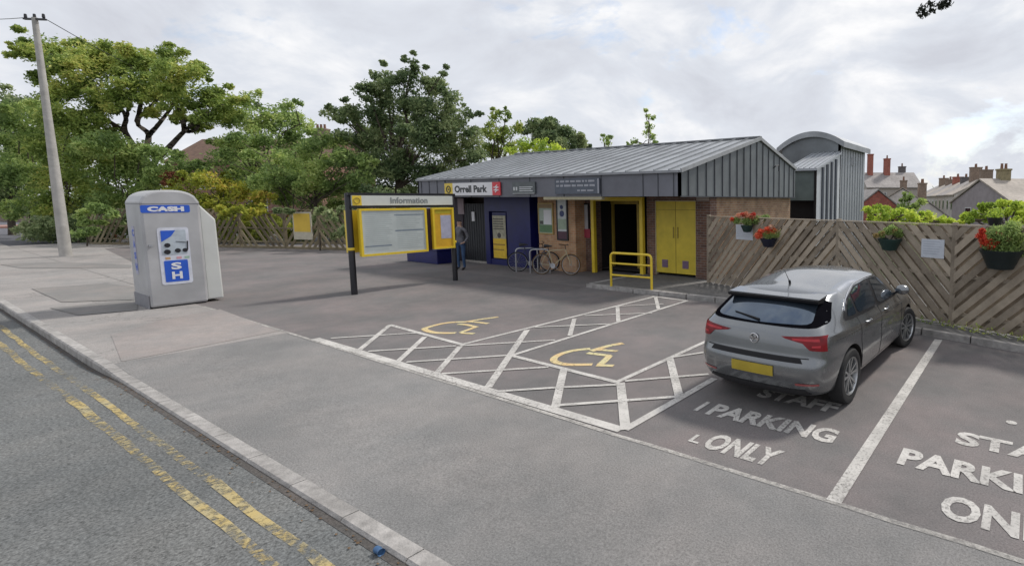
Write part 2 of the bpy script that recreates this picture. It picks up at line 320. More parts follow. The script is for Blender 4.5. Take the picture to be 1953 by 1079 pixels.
# ================================================================== GROUND, ROADS, KERBS
def hz(x, y):   # terrain outside the site: drops behind and to the right (railway cutting), rises a little at the left
    d = max(0.0, min(1.0, (y - 7.0) / 10.0)) * max(0.0, min(1.0, (x + 4.0) / 6.0))
    e_ = max(0.0, min(1.0, (x - 9.5) / 6.0)) * max(0.0, min(1.0, (y + 3.0) / 5.0))
    return -0.35 - 4.0 * max(d, e_)
def grid(x0, x1, y0, y1, n, fn):
    m = MB(); m.v = [(x0 + (x1 - x0) * i / n, y0 + (y1 - y0) * j / n, 0) for j in range(n + 1) for i in range(n + 1)]
    m.v = [(x, y, fn(x, y)) for x, y, _ in m.v]
    m.f = [(j * (n + 1) + i, j * (n + 1) + i + 1, (j + 1) * (n + 1) + i + 1, (j + 1) * (n + 1) + i) for j in range(n) for i in range(n)]; return m
xs = [-900, -300, -120, -60, -40, -20, -8] + [-4 + i * 0.75 for i in range(30)] + [22, 30, 60, 120, 300, 900]
ys = [-900, -300, -100, -40, -20] + [-6 + i * 1.0 for i in range(28)] + [30, 60, 120, 300, 900]
m = MB(); m.v = [(x, y, hz(x, y)) for y in ys for x in xs]; nx = len(xs)
m.f = [(j * nx + i, j * nx + i + 1, (j + 1) * nx + i + 1, (j + 1) * nx + i) for j in range(len(ys) - 1) for i in range(nx - 1)]
structure(m, 'ground', mat('rough_ground', (0.07, 0.08, 0.04), 0.95, ns=2, na=0.35, big=0.1))
KY = -11.0
def ky(x): return -10.94 + 0.012 * x
def sm(t): t = max(0.0, min(1.0, t)); return t * t * (3 - 2 * t)
def rz_(x): return -0.125 + 0.075 * sm((x + 4.6) / 2.6)
m = MB(); rx = [-200, -120, -80, -60, -40, -30, -20, -14, -10] + [-8 + 0.4 * i for i in range(30)] + [6, 10, 20, 60]
for a, b in zip(rx[:-1], rx[1:]): m.face([(a, -40, rz_(a)), (b, -40, rz_(b)), (b, ky(b) - 0.13, rz_(b)), (a, ky(a) - 0.13, rz_(a))])
structure(m, 'road', M_road)
structure(MB().box(-160, -38.5, KY - 0.1, 80, -0.45, -0.06), 'side_road', mat('side_road_asphalt', (0.10, 0.10, 0.115), 0.85, ns=20, na=0.2))
# forecourt sheets; crossover surface falls to the dropped kerb
DK = -0.022
def drop(x, y):
    return 0.0
structure(MB().box(-38.45, 9.6, -8.85, -2.42, -0.4, 0.0).box(-38.45, -2.6, -2.42, 40, -0.4, 0.0), 'car_park', M_park)
structure(MB().prism([(-60, ky(-60)), (-3.62, ky(-3.62)), (-3.62, -8.85), (-60, -8.85)], -0.4, 0.003), 'pavement', M_pave)
m = MB()
nx_ = 24
def cz(x, y):
    t = max(0.0, min(1.0, (x + 3.6) / 1.0)); s_ = max(0.0, min(1.0, (-9.6 - y) / 1.4)); return DK * t * s_ + 0.001
xs = [-3.62 + i * 0.25 for i in range(6)] + [-2 + i for i in range(30)]; ys = [-11.0, -10.6, -10.2, -9.9, -9.6, -9.2, -8.85]
m.v = [(x, ky(x) if y == -11.0 else y, cz(x, y)) for y in ys for x in xs]; q = len(xs)
m.f = [(j * q + i, j * q + i + 1, (j + 1) * q + i + 1, (j + 1) * q + i) for j in range(len(ys) - 1) for i in range(q - 1)]
structure(m, 'crossover', M_cross)
# paler ground left of the cash pod, towards the pole
pts = [(-38.4, 5.0, 0), at(200, 475), at(252, 500), (-10.6, -8.85, 0), (-38.4, -8.85, 0)]
m = MB(); m.face([(p[0], p[1], 0.009) for p in pts]); structure(m, 'pavement_sheet', M_pave)
for i, poly in enumerate([[(60, 551), (200, 541), (256, 547), (258, 572), (118, 577)], [(95, 588), (262, 572), (262, 592), (150, 602)], [(0, 505), (120, 500), (250, 506), (250, 512), (40, 512)]]):
    structure(MB().face([(at(*p).x, at(*p).y, 0.014) for p in poly]), 'tarmac_patch', M_patch)
structure(MB().face([(at(*p).x, at(*p).y, 0.0075) for p in [(420, 590), (530, 632), (345, 668), (232, 690), (212, 640), (300, 612)]]), 'pavement_patch', asphalt('pale_patch', (0.275, 0.258, 0.248), 70, 0.25, 0.3))
# shade before the station front, painted as a darker strip of tarmac
structure(MB().face([(x, y, 0.0034) for x, y in [(-9.2, -2.3), (-2.7, -2.42), (-2.5, -3.3), (-5.0, -3.5), (-9.6, -3.7)]]), 'shade_strip', M_dark)
# road kerb: full height left of x=-3.6, then dips
def kz(x):
    t = max(0.0, min(1.0, (x + 3.7) / 0.9)); return 0.004 + (DK - 0.002) * t
m = MB(); prev = None
x = -60.0
stn = [-60 + 0.915 * i for i in range(61)] + [-4.2, -3.7, -3.4, -3.1, -2.8] + [-1.9 + 0.915 * i for i in range(30)]
for a, b in zip(stn[:-1], stn[1:]):
    g = 0.006
    n = len(m.v)
    for xx in (a + g, b - g):
        z = kz(xx); K_ = ky(xx); m.v += [(xx, K_ - 0.13, -0.3), (xx, K_ - 0.13, z - 0.02), (xx, K_ - 0.112, z), (xx, K_ + 0.002, z), (xx, K_ + 0.002, -0.3)]
    for k in range(5): m.f.append((n + k, n + (k + 1) % 5, n + 5 + (k + 1) % 5, n + 5 + k))
    m.f.append(tuple(range(n, n + 5))); m.f.append(tuple(range(n + 5, n + 10)))
structure(m, 'kerb', M_kerb)
m = MB()
for a, b in zip(rx[3:-1], rx[4:]): m.face([(a, ky(a) - 0.185, rz_(a) + 0.003), (b, ky(b) - 0.185, rz_(b) + 0.003), (b, ky(b) - 0.129, rz_(b) + 0.003), (a, ky(a) - 0.129, rz_(a) + 0.003)])
structure(m, 'gutter', asphalt('gutter_dark', (0.085, 0.08, 0.075), 50, 0.5, 0.6))  # narrow darker strip along the foot of the kerb
# double yellow lines
def strip(mb, pts, w, z):
    pts = [Vector((p[0], p[1], 0)) for p in pts]; L = []; Rr = []
    for i, p in enumerate(pts):
        d = (pts[min(i + 1, len(pts) - 1)] - pts[max(i - 1, 0)]).normalized(); n_ = Vector((-d.y, d.x, 0)) * (w / 2); L.append(p + n_); Rr.append(p - n_)
    for i in range(len(pts) - 1): mb.face([(*Rr[i].xy, z), (*Rr[i + 1].xy, z), (*L[i + 1].xy, z), (*L[i].xy, z)])
def ystrip(y0, sl, w):
    m = MB(); x = -30.0; L = []
    while x < 20: L.append((x, y0 + sl * x + random.uniform(-.012, .012), w * random.uniform(0.8, 1.15))); x += 0.45
    for (a, ya, wa), (b, yb, wb) in zip(L[:-1], L[1:]): m.face([(a, ya - wa / 2, rz_(a) + 0.005), (b, yb - wb / 2, rz_(b) + 0.005), (b, yb + wb / 2, rz_(b) + 0.005), (a, ya + wa / 2, rz_(a) + 0.005)])
    structure(m, 'yellow_line', M_yel)
ystrip(-11.36, 0.012, 0.078); ystrip(-11.545, 0.014, 0.078)
def wavy(p, q, n, amp):
    p, q = Vector(p), Vector(q); return [p + (q - p) * (i / n) + Vector((0, random.uniform(-amp, amp))) for i in range(n + 1)]
# bay markings
m = MB(); strip(m, wavy((-8.22, -8.86), (20, -8.885), 60, 0.008), 0.055, 0.0065); structure(m, 'front_line', M_thin)
def mk(px, w=0.1):
    global zc
    w *= 0.86
    for i in range(len(px) - 1):
        a, b = at(*px[i]), at(*px[i + 1]); zc += 0.00018; strip(MK, [a, lin(a, b, .33), lin(a, b, .66), b], w, zc)
MK = MB(); zc = 0.0070
def full(px, py): return (560 + px / 2.325, 520 + py / 2.325)
def mf(l, w=0.1): mk([full(*p) for p in l], w)
mk([(601, 646), (1185, 820)], 0.15)
mf([(425, 232), (750, 320)]); mf([(735, 322), (1600, 107)]); mf([(1590, 105), (1748, 126)]); mf([(1745, 125), (972, 366)]); mf([(965, 368), (1440, 488)]); mf([(1425, 490), (1850, 296)]); mf([(1468, 697), (1866, 470)], 0.12)
mf([(425, 235), (290, 345)]); mf([(582, 285), (455, 402)]); mf([(738, 328), (630, 452)]); mf([(1035, 255), (862, 510)], 0.12); mf([(1245, 205), (1225, 280)]); mf([(1436, 152), (1440, 218)]); mf([(1605, 110), (1618, 162)])
mf([(1198, 430), (1160, 600)], 0.12); mf([(1450, 490), (1472, 698)], 0.13); mf([(1668, 380), (1712, 560)], 0.13)
mf([(165, 292), (550, 268)], 0.075); mf([(330, 350), (720, 326)], 0.075); mf([(740, 325), (1160, 300)], 0.075); mf([(500, 398), (950, 368)], 0.075); mf([(655, 450), (1130, 420)], 0.075)
mf([(905, 528), (1150, 512)], 0.075); mf([(1150, 512), (1440, 498)], 0.075); mf([(1170, 590), (1700, 552)], 0.085); mf([(1470, 482), (1840, 452)], 0.075); mf([(1670, 378), (1840, 352)], 0.075)
mf([(1070, 243), (1420, 228)], 0.07); mf([(1290, 192), (1590, 180)], 0.07); mf([(1440, 150), (1640, 140)], 0.07)
structure(MK, 'hatched_marking', M_white)
m = MB(); a, b = at(1590, 957), at(1790, 648); strip(m, [a, lin(a, b, .5), b], 0.125, 0.0075); structure(m, 'bay_line', M_white)
# wheelchair symbols, drawn by hand on the bays
def sym(org, sc, lines, name):
    m = MB(); z = 0.0055
    for w, pl in lines:
        pp = [at(org[0] + p[0] / sc, org[1] + p[1] / sc) for p in pl]; pp = curve_pts(pp, 4) if len(pp) > 2 else pp; z += 0.0002; strip(m, pp, w, z)
    structure(m, name, M_sym)
sym((790, 590), 10.85, [(0.11, [(1080, 262), (800, 268), (560, 300), (330, 360), (210, 410), (380, 475), (640, 492), (860, 488)]), (0.10, [(1060, 262), (1400, 205), (1740, 160)]), (0.09, [(1100, 250), (1320, 270), (1530, 296)]), (0.09, [(900, 308), (1080, 320), (1300, 372)]), (0.09, [(1260, 372), (1130, 420), (960, 480)]), (0.09, [(960, 490), (1240, 505)])], 'wheelchair_symbol')
sym((1030, 640), 10.85, [(0.11, [(1040, 272), (700, 310), (440, 380), (290, 470), (320, 545), (560, 600), (1080, 600)]), (0.12, [(1060, 320), (1400, 220), (1720, 160)]), (0.09, [(1090, 290), (1360, 305), (1600, 325)]), (0.10, [(980, 360), (1250, 395), (1460, 420)]), (0.11, [(1440, 420), (1320, 540), (1240, 600)]), (0.10, [(1170, 615), (1520, 628)])], 'wheelchair_symbol')
# painted words
def word(t, x, y, w, h, b=0.035, rot=0.0, z=0.006):
    c_, s_ = math.cos(rot), math.sin(rot)
    structure(textmesh(t, 0.4, (x, y, 0), (c_, s_, 0), (-s_, c_, 0), z, min(b, 0.016), fit=w, fith=h), 'painted_word', M_white)
word('STAFF', 5.22, -7.17, 1.02, 0.32); word('PARKING', 4.97, -7.95, 1.50, 0.34, rot=0.03); word('I', 4.80, -7.93, 0.055, 0.30, 0.01)
word('ONLY', 5.36, -8.64, 0.78, 0.35, 0.045); word('L', 5.19, -8.60, 0.12, 0.17, 0.01)
word('STAFF', 7.53, -7.25, 1.25, 0.33, 0.04); word('PARKING', 7.12, -7.97, 1.62, 0.36, 0.035, 0.02); word('ONLY', 7.58, -8.63, 0.98, 0.37, 0.06)
m = MB(); c0 = at(1929, 806); m.face([(c0.x + 0.055 * math.cos(i * math.pi / 8), c0.y + 0.055 * math.sin(i * math.pi / 8), 0.006) for i in range(16)]); structure(m, 'painted_dot', M_white)
# station pavement with its kerb
pl = [(-2.62, -2.42), (1.6, -2.30), (3.2, -2.62), (6.45, -2.98), (8.1, -3.32), (12.0, -4.6), (12.0, 3.0), (-2.62, 3.0)]
m = MB(); ins = [(-2.48, -2.30), (1.6, -2.18), (3.2, -2.50), (6.45, -2.86), (8.1, -3.20), (12.0, -4.45), (12.0, 3.0), (-2.48, 3.0)]
structure(MB().prism(ins, -0.4, 0.10), 'station_pavement', mat('station_pavement_mat', (0.14, 0.135, 0.13), 0.9, ns=8, na=0.25, big=0.7))
m = MB()
for i in range(5):
    a, b, c_, d_ = pl[i], pl[i + 1], ins[i + 1], ins[i]; L_ = math.dist(a, b); k = max(1, round(L_ / 0.9))
    for j in range(k):
        t0, t1 = j / k + 0.006, (j + 1) / k - 0.006
        f_ = lambda p, q, t: (p[0] + (q[0] - p[0]) * t, p[1] + (q[1] - p[1]) * t)
        m.prism([f_(a, b, t0), f_(a, b, t1), f_(d_, c_, t1), f_(d_, c_, t0)], -0.3, 0.108 + random.uniform(-.004, .004))
m.box(-2.62, -2.484, -2.28, 0.0, -0.3, 0.106)
structure(m, 'station_kerb', M_kerb)
# far left: low wall and reddish strip across the side road
structure(MB().box(-75, -70, -9, 40, -0.3, 0.10), 'far_pavement', mat('reddish_paving', (0.30, 0.17, 0.14), 0.9, ns=2))
gp = at(735, 1042, -0.045); gp.y = ky(gp.x) - 0.17; t = thing('crushed_can', 'small crushed blue can lying in the gutter at the bottom', 'litter', (gp.x, gp.y, -0.05)); MB().lathe([(0, 0), (0.024, 0.004), (0.027, 0.03), (0.022, 0.05), (0.027, 0.075), (0.02, 0.06), (0, 0.06)], (gp.x, gp.y, rz_(gp.x) + 0.028), 12, 'x').build('can_body', mat('can_blue', (0.06, 0.14, 0.28), 0.4, metal=0.4), t, smooth=True)
m = MB(); random.seed(31)
for i in range(260):
    x_ = random.uniform(-14, 6); y_ = ky(x_) - 0.14 - abs(random.gauss(0, 0.05)); leaf_s = random.uniform(0.008, 0.022); a_ = random.uniform(0, 3.1)
    m.face([(x_ + leaf_s * math.cos(a_ + k * 1.57), y_ + leaf_s * 0.6 * math.sin(a_ + k * 1.57), rz_(x_) + 0.008 + random.uniform(0, .004)) for k in range(4)])
m.build('gutter_debris', mat('dead_leaf', (0.12, 0.075, 0.04), 0.9, ns=20, na=0.5), None, fix=False, kind='stuff', label='scattered dead leaves and grit lying along the kerb gutter', category='debris')
# ================================================================== STATION BUILDING
bx0, bx1, by0, by1, byr = -12.25, 0.12, -1.65, 5.9, 2.86
zf, ze, zr = 2.54, 3.19, 4.44
def X(px, y=0.0, py=450): return ony(px, py, y).x
st = thing('station_building', 'low brick station building with grey seamed metal roof, deep fascia and yellow doorway', 'station', (-6, 0, 0))
yw = -0.45
xa, xb, xc, xd, xe = X(1357), X(1326), X(1250), X(1234), X(1133)
# brick walls
for b_ in ((xb + 0.02, 0.0, 0.0, 0.35, 0.0, 2.6), (xd, xc - 0.02, 0.0, 0.35, 0.0, 2.6), (xc - 0.02, xb + 0.02, 0.0, 0.3, 2.42, 2.6), (X(1098, yw), xe, 0.0, 0.35, 0.0, 2.6)): MB().box(*b_).build('wall', M_brick, st)
MB().box(-0.3, -0.004, 0.35, by1 - 0.15, -0.5, 2.6).build('wall', M_brickl, st)
MB().box(X(1028, yw), X(1098, yw), yw, 0.34, 0.0, 2.6).build('wall', brick('orange_brick', (0.50, 0.30, 0.16), (0.42, 0.22, 0.11), (0.42, 0.34, 0.26)), st)
MB().box(-12.0, X(1028, yw) - 0.003, yw + 0.5, yw + 0.75, 0.0, 2.6).build('wall', mat('dark_wall', (0.035, 0.02, 0.02), 0.8, ns=3, na=0.3), st)
for b_ in ((-12.0, -11.75, yw + 0.1, by1 - 0.15, 0, 2.6), (-11.75, -0.3, by1 - 0.4, by1 - 0.15, -0.5, 2.6)): MB().box(*b_).build('wall', M_brick, st)
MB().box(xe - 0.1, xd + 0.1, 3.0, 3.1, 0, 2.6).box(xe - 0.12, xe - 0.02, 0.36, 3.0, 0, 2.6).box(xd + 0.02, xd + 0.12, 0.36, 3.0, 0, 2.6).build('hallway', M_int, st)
MB().box(xe, xd, 0.3, 3.0, 0.101, 0.11).build('threshold', mat('hall_floor', (0.05, 0.045, 0.045), 0.6), st)
# soffit, fascia, roof
MB().box(bx0 + 0.03, bx1 - 0.03, by0 + 0.03, by1 - 0.1, 2.575, 2.60).build('soffit', mat('dark_soffit', (0.03, 0.028, 0.03), 0.8), st)
fa = MB().box(bx0, bx1, by0, by0 + 0.06, zf, ze - 0.02).build('fascia', mat('fascia_cladding', (0.145, 0.15, 0.175), 0.55, metal=0.1, ns=1.5, na=0.15), st)
m = MB(); x = bx0 + 0.25
while x < bx1 - 0.1: m.box(x, x + 0.022, by0 - 0.016, by0 - 0.001, zf, ze - 0.03); x += 0.52 if x > -2.6 or x < -10.6 else 1.55
m.build('seam', M_seam, fa)
gab = [(bx1, by0, zf), (bx1, by1, zf), (bx1, by1, zr - (by1 - byr) * 0.277), (bx1, byr, zr), (bx1, by0, ze)]
g = MB().extr(gab, (-0.08, 0, 0)).build('gable', M_zinc, st)
m = MB(); y = by0 + 0.36
while y < by1 - 0.1:
    zt = ze + (y - by0) * 0.277 if y < byr else zr - (y - byr) * 0.277
    m.box(bx1 + 0.001, bx1 + 0.024, y, y + 0.026, zf, zt - 0.03); y += 0.44
m.box(bx1 + 0.001, bx1 + 0.02, by0, by1, zf - 0.02, zf + 0.012)
m.build('seam', M_seam, g)
MB().extr([(bx0, p[1], p[2]) for p in gab], (0.08, 0, 0)).build('gable', M_zinc, st)
sl_ = (zr - ze) / (byr - by0)
rf = MB().extr([(bx0 - 0.06, by0 - 0.05, ze - 0.03), (bx0 - 0.06, byr, zr), (bx0 - 0.06, by1 + 0.05, zr - (by1 - byr + 0.05) * 0.277), (bx0 - 0.06, by1 + 0.05, zr - (by1 - byr + 0.05) * 0.277 + 0.05), (bx0 - 0.06, byr, zr + 0.055), (bx0 - 0.06, by0 - 0.05, ze + 0.025)], (bx1 - bx0 + 0.12, 0, 0)).build('roof', M_roof, st)
m = MB(); x = bx0 + 0.02
while x < bx1:
    m.bar((x, by0 - 0.03, ze + 0.045), (x, byr, zr + 0.075), 0.03, 0.045); m.bar((x, byr, zr + 0.075), (x, by1, zr - (by1 - byr) * 0.277 + 0.075), 0.03, 0.045); x += 0.50
m.build('seam', mat('roof_seam', (0.27, 0.285, 0.30), 0.5, metal=0.3), rf)
MB().bar((bx0 - 0.06, byr, zr + 0.085), (bx1 + 0.06, byr, zr + 0.085), 0.16, 0.05).build('ridge_cap', mat('ridge', (0.2, 0.21, 0.22), 0.5), rf)
MB().bar((bx1 + 0.05, by0 - 0.03, ze + 0.02), (bx1 + 0.05, byr, zr + 0.03), 0.04, 0.11).bar((bx1 + 0.05, byr, zr + 0.03), (bx1 + 0.05, by1, zr - (by1 - byr) * 0.277 + 0.03), 0.04, 0.11).build('verge_trim', mat('verge', (0.33, 0.34, 0.35), 0.5), rf)
MB().box(bx0, bx1, by0 - 0.075, by0 - 0.02, ze - 0.035, ze + 0.03).build('eaves_trim', mat('eaves', (0.26, 0.27, 0.29), 0.5), rf)
# small pole bracket on the gable
MB().tube([(bx1 + 0.03, 3.9, 3.55), (bx1 + 0.12, 3.9, 3.62), (bx1 + 0.12, 4.15, 3.66), (bx1 + 0.12, 4.15, 3.45)], 0.018).build('bracket', M_black, st)
# yellow doors
dr = MB().box(xc, xb, 0.05, 0.11, 0.19, 2.40).build('double_door', M_ydoor, st)
xm = (xc + xb) / 2
MB().box(xc - 0.05, xc, 0.02, 0.14, 0.12, 2.46).box(xb, xb + 0.05, 0.02, 0.14, 0.12, 2.46).box(xc - 0.05, xb + 0.05, 0.02, 0.14, 2.40, 2.47).build('door_frame', mat('cream_frame', (0.50, 0.44, 0.30), 0.6), dr)
MB().box(xm - 0.006, xm + 0.006, 0.044, 0.049, 0.19, 2.40).box(xc, xb, 0.044, 0.049, 2.14, 2.15).build('door_joint', mat('door_shadow', (0.18, 0.12, 0.02), 0.7), dr)
MB().box(xm - 0.10, xm - 0.06, 0.035, 0.05, 1.28, 1.62).box(xm + 0.06, xm + 0.10, 0.035, 0.05, 1.28, 1.62).build('handle', mat('brass_worn', (0.30, 0.22, 0.03), 0.5), dr)
for sx in (-0.42, 0.36):
    m = MB().box(xm + sx - 0.11, xm + sx + 0.11, 0.035, 0.05, 0.36, 0.60)
    for k in range(6): m.box(xm + sx - 0.09, xm + sx + 0.09, 0.02, 0.034, 0.385 + k * 0.035, 0.40 + k * 0.035)
    m.build('vent_grille', mat('violet_grey_vent', (0.20, 0.13, 0.20), 0.6), dr)
MB().box(xb + 0.06, -0.03, -0.001 - 0.02, -0.004, 2.42, 2.53).build('lamp_box', mat('lamp_box_plastic', (0.35, 0.30, 0.27), 0.6), st)
# yellow portal and dark inner door frame
w_ = 0.13
x1, x2 = X(1137), X(1229)
po = MB().box(x1 - w_ / 2, x1 + w_ / 2, -0.17, -0.04, 0.0, 2.54).box(x2 - w_ / 2, x2 + w_ / 2, -0.17, -0.04, 0.0, 2.54).box(x1 + w_ / 2, x2 - w_ / 2, -0.16, -0.05, 2.41, 2.54).build('door_portal', M_ygloss, st, bevel=0.01)
x3, x4 = X(1153, 0.9), X(1219, 0.9)
MB().box(x3 - 0.05, x3 + 0.05, 0.85, 0.95, 0.1, 2.3).box(x4 - 0.05, x4 + 0.05, 0.85, 0.95, 0.1, 2.3).box(x3, x4, 0.86, 0.94, 2.3, 2.42).box(X(1170, .9) - 0.04, X(1170, .9) + 0.04, 0.86, 0.94, 0.1, 2.3).build('inner_door_frame', mat('ochre_frame', (0.40, 0.28, 0.05), 0.5), st)
MB().box(x3 + 0.05, X(1170, .9) - 0.04, 0.89, 0.91, 0.1, 2.3).build('door_glass', M_glass, st)
MB().box(X(1040, by0), X(1150, by0), by0 - 0.02, by0 + 0.10, 2.45, 2.535).build('lintel_trim', mat('ochre_trim', (0.36, 0.33, 0.22), 0.6), st)
# left part of the front: navy kiosk wall, shutter, machine recess
yk = -0.5
xk0, xk1 = X(926, yk), X(1012, yk)
MB().box(X(968, yk), xk1, yk, yk + 0.4, 0, 2.57).box(xk0, X(934, yk), yk, yk + 0.4, 0, 2.57).box(X(934, yk), X(968, yk), yk, yk + 0.4, 2.02, 2.57).build('navy_panel', M_navy, st)
MB().box(X(934, yk), X(968, yk), yk + 0.32, yk + 0.4, 0, 2.02).box(X(934, yk), X(968, yk), yk + 0.02, yk + 0.3, 0.0, 0.22).build('navy_panel', M_navy, st)
sh = MB().box(X(882, yk), xk0, yk + 0.1, yk + 0.16, 0.05, 2.3).build('shutter', mat('dark_shutter', (0.018, 0.02, 0.024), 0.6), st)
m = MB()
for k in range(9): m.box(X(882, yk) + 0.03 + k * 0.148, X(882, yk) + 0.05 + k * 0.148, yk + 0.085, yk + 0.1, 0.06, 2.29)
m.build('shutter_rib', mat('shutter_rib', (0.04, 0.04, 0.045), 0.5), sh)
MB().box(X(882, yk) - 0.1, xk0, yk + 0.03, yk + 0.12, 0.0, 0.07).build('door_sill', M_conc, st)
MB().box(-12.0, X(880, yk), yk + 0.1, yk + 0.3, 0, 2.57).build('dark_panel', mat('dark_purple_panel', (0.03, 0.02, 0.03), 0.7, ns=2, na=0.4), st)
MB().box(X(873, yk), X(884, yk), yk + 0.06, yk + 0.099, 1.88, 2.50).build('pale_panel', mat('pale_panel', (0.28, 0.22, 0.24), 0.7), st)
# ---- signs, posters: each its own thing
def board(name, label, cat, x0, x1, y, z0, z1, m_, fr=None, frm=None, th=0.03, group=None):
    t = thing(name, label, cat, ((x0 + x1) / 2, y, z0), group=group)
    MB().box(x0, x1, y - th, y, z0, z1).build('panel', m_, t)
    if fr:
        MB().box(x0 - fr, x0, y - th - 0.015, y, z0 - fr, z1 + fr).box(x1, x1 + fr, y - th - 0.015, y, z0 - fr, z1 + fr).box(x0, x1, y - th - 0.015, y, z1, z1 + fr).box(x0, x1, y - th - 0.015, y, z0 - fr, z0).build('frame', frm, t)
    return t
def patch(t, name, m_, x0, x1, y, z0, z1, th=0.004): return MB().box(x0, x1, y - th, y, z0, z1).build(name, m_, t)
ys_ = by0 - 0.03
sx0, sx1 = X(851, by0, 360), X(957, by0, 360); sz0, sz1 = 2.60, 3.04
t = thing('station_sign', 'station name sign with yellow end, dark lettering on white and a red rail emblem', 'sign', ((sx0 + sx1) / 2, by0, sz0))
ya, rb = sx0 + 0.50, sx1 - 0.42
MB().box(ya, rb, ys_ - 0.03, ys_, sz0, sz1).build('panel', M_wht, t)
MB().box(sx0, ya, ys_ - 0.032, ys_, sz0 - 0.05, sz1).build('yellow_end', M_ygloss, t)
MB().box(rb, sx1, ys_ - 0.032, ys_, sz0, sz1).build('red_end', M_red, t)
cxx = (sx0 + ya) / 2; zc_ = (sz0 + sz1) / 2
m = MB(); m.tube([(cxx + 0.115 * math.cos(a * math.pi / 12), ys_ - 0.036, zc_ + 0.115 * math.sin(a * math.pi / 12)) for a in range(24)], 0.02, 6, closed=True).box(cxx - 0.03, cxx + 0.03, ys_ - 0.042, ys_ - 0.033, zc_ - 0.03, zc_ + 0.03)
m.build('emblem', M_txt, t)
textmesh('Orrell Park', 0.3, (ya + 0.12, ys_ - 0.031, zc_ - 0.12), (1, 0, 0), (0, 0, 1), 0.004, 0.012, fit=rb - ya - 0.4, fith=0.25).build('lettering', M_txt, t)
cr = (rb + sx1) / 2; m = MB()
for dz, s_ in ((0.045, 1), (-0.045, -1)):
    m.bar((cr - 0.13, ys_ - 0.036, zc_ + dz), (cr + 0.13, ys_ - 0.036, zc_ + dz), 0.01, 0.035); 
    m.bar((cr - 0.05 * s_, ys_ - 0.0362, zc_ + dz), (cr + 0.06 * s_, ys_ - 0.0362, zc_ + dz * 2.7), 0.01, 0.035); m.bar((cr + 0.06 * s_, ys_ - 0.0364, zc_ + dz * 2.7), (cr + 0.11 * s_, ys_ - 0.0364, zc_ + dz * 2.7), 0.01, 0.035) if 0 else None
m.bar((cr - 0.05, ys_ - 0.0366, zc_ - 0.045), (cr + 0.06, ys_ - 0.0366, zc_ + 0.045), 0.01, 0.035)
m.build('emblem', M_wht, t)
gy = mat('fascia_sign_grey', (0.10, 0.115, 0.12), 0.5); gl = mat('pale_marks', (0.55, 0.57, 0.58), 0.6)
a0, a1 = X(980, by0, 360), X(1023, by0, 360)
t = board('fascia_notice', 'small dark grey notice with two pale symbols and lines beside the red rail emblem', 'notice', a0, a1, ys_, 2.64, 3.02, gy)
m = MB()
for k in range(2): m.box(a0 + 0.06 + k * 0.12, a0 + 0.13 + k * 0.12, ys_ - 0.036, ys_ - 0.0305, 2.75, 2.86)
for k in range(3): m.box(a0 + 0.36, a1 - 0.1 - 0.08 * (k == 1), ys_ - 0.036, ys_ - 0.0305, 2.72 + k * 0.06, 2.745 + k * 0.06)
m.box(a0 + 0.02, a1 - 0.02, ys_ - 0.036, ys_ - 0.0305, 2.645, 2.66); m.build('marks', gl, t)
a0, a1 = X(1061, by0, 355), X(1146, by0, 355)
t = board('fascia_notice', 'wide blue grey fascia panel with two pale faded lines above the poster wall', 'notice', a0, a1, ys_, 2.62, 3.08, mat('fascia_sign_slate', (0.085, 0.10, 0.13), 0.5))
m = MB(); random.seed(3)
for r_, (zz, hh) in enumerate(((2.97, 0.055), (2.84, 0.06), (2.70, 0.045))):
    x = a0 + 0.07 + (0.9 if r_ == 2 else 0)
    while x < a1 - 0.25:
        w_ = random.uniform(0.07, 0.28); m.box(x, min(x + w_, a1 - 0.15), ys_ - 0.036, ys_ - 0.0305, zz, zz + hh); x += w_ + 0.05
m.box(a1 - 0.07, a1 - 0.02, ys_ - 0.036, ys_ - 0.0305, 2.64, 3.06); m.build('marks', mat('faded_marks', (0.33, 0.34, 0.38), 0.6), t)
# posters on the orange wall and the dark brick
yp = yw - 0.005
p0, p1 = X(1031, yw), X(1056, yw)
t = board('framed_poster', 'green poster in an ochre frame, nearest the bicycles', 'poster', p0, p1, yp, 1.30, 2.30, mat('poster_pale_green', (0.38, 0.45, 0.38), 0.4), 0.04, mat('ochre_poster_frame', (0.42, 0.30, 0.10), 0.5))
patch(t, 'picture', mat('poster_green', (0.10, 0.20, 0.09), 0.4), p0 + 0.02, p1 - 0.02, yp - 0.031, 1.32, 1.58); patch(t, 'picture', mat('poster_dark', (0.06, 0.06, 0.05), 0.4), p0 + 0.04, p0 + 0.2, yp - 0.031, 1.60, 1.72); patch(t, 'picture', M_wht, p0 + 0.24, p1 - 0.05, yp - 0.031, 1.60, 2.1); patch(t, 'heading', mat('poster_brown', (0.25, 0.16, 0.06), 0.4), p0 + 0.0, p1, yp - 0.031, 2.16, 2.3)
p0, p1 = X(1066, yw), X(1083, yw)
t = board('framed_poster', 'tall black framed poster with blue figures and a dark foot', 'poster', p0, p1, yp, 1.12, 2.48, mat('poster_white', (0.52, 0.55, 0.55), 0.35), 0.05, M_black)
m = MB().lathe([(0.0, -0.012), (0.105, -0.01), (0.105, 0.0)], ((p0 + p1) / 2, yp - 0.032, 1.98), 18, 'y').lathe([(0.0, -0.012), (0.07, -0.01), (0.07, 0.0)], ((p0 + p1) / 2 - 0.01, yp - 0.032, 2.2), 16, 'y'); m.build('picture', mat('poster_navy', (0.03, 0.05, 0.16), 0.4), t)
patch(t, 'picture', mat('poster_maroon', (0.08, 0.03, 0.05), 0.4), p0, p1, yp - 0.031, 1.12, 1.38); patch(t, 'picture', mat('poster_lime', (0.32, 0.40, 0.30), 0.4), p0 + 0.02, p1 - 0.02, yp - 0.031, 1.45, 1.80)
p0, p1 = X(1102, 0), X(1124, 0)
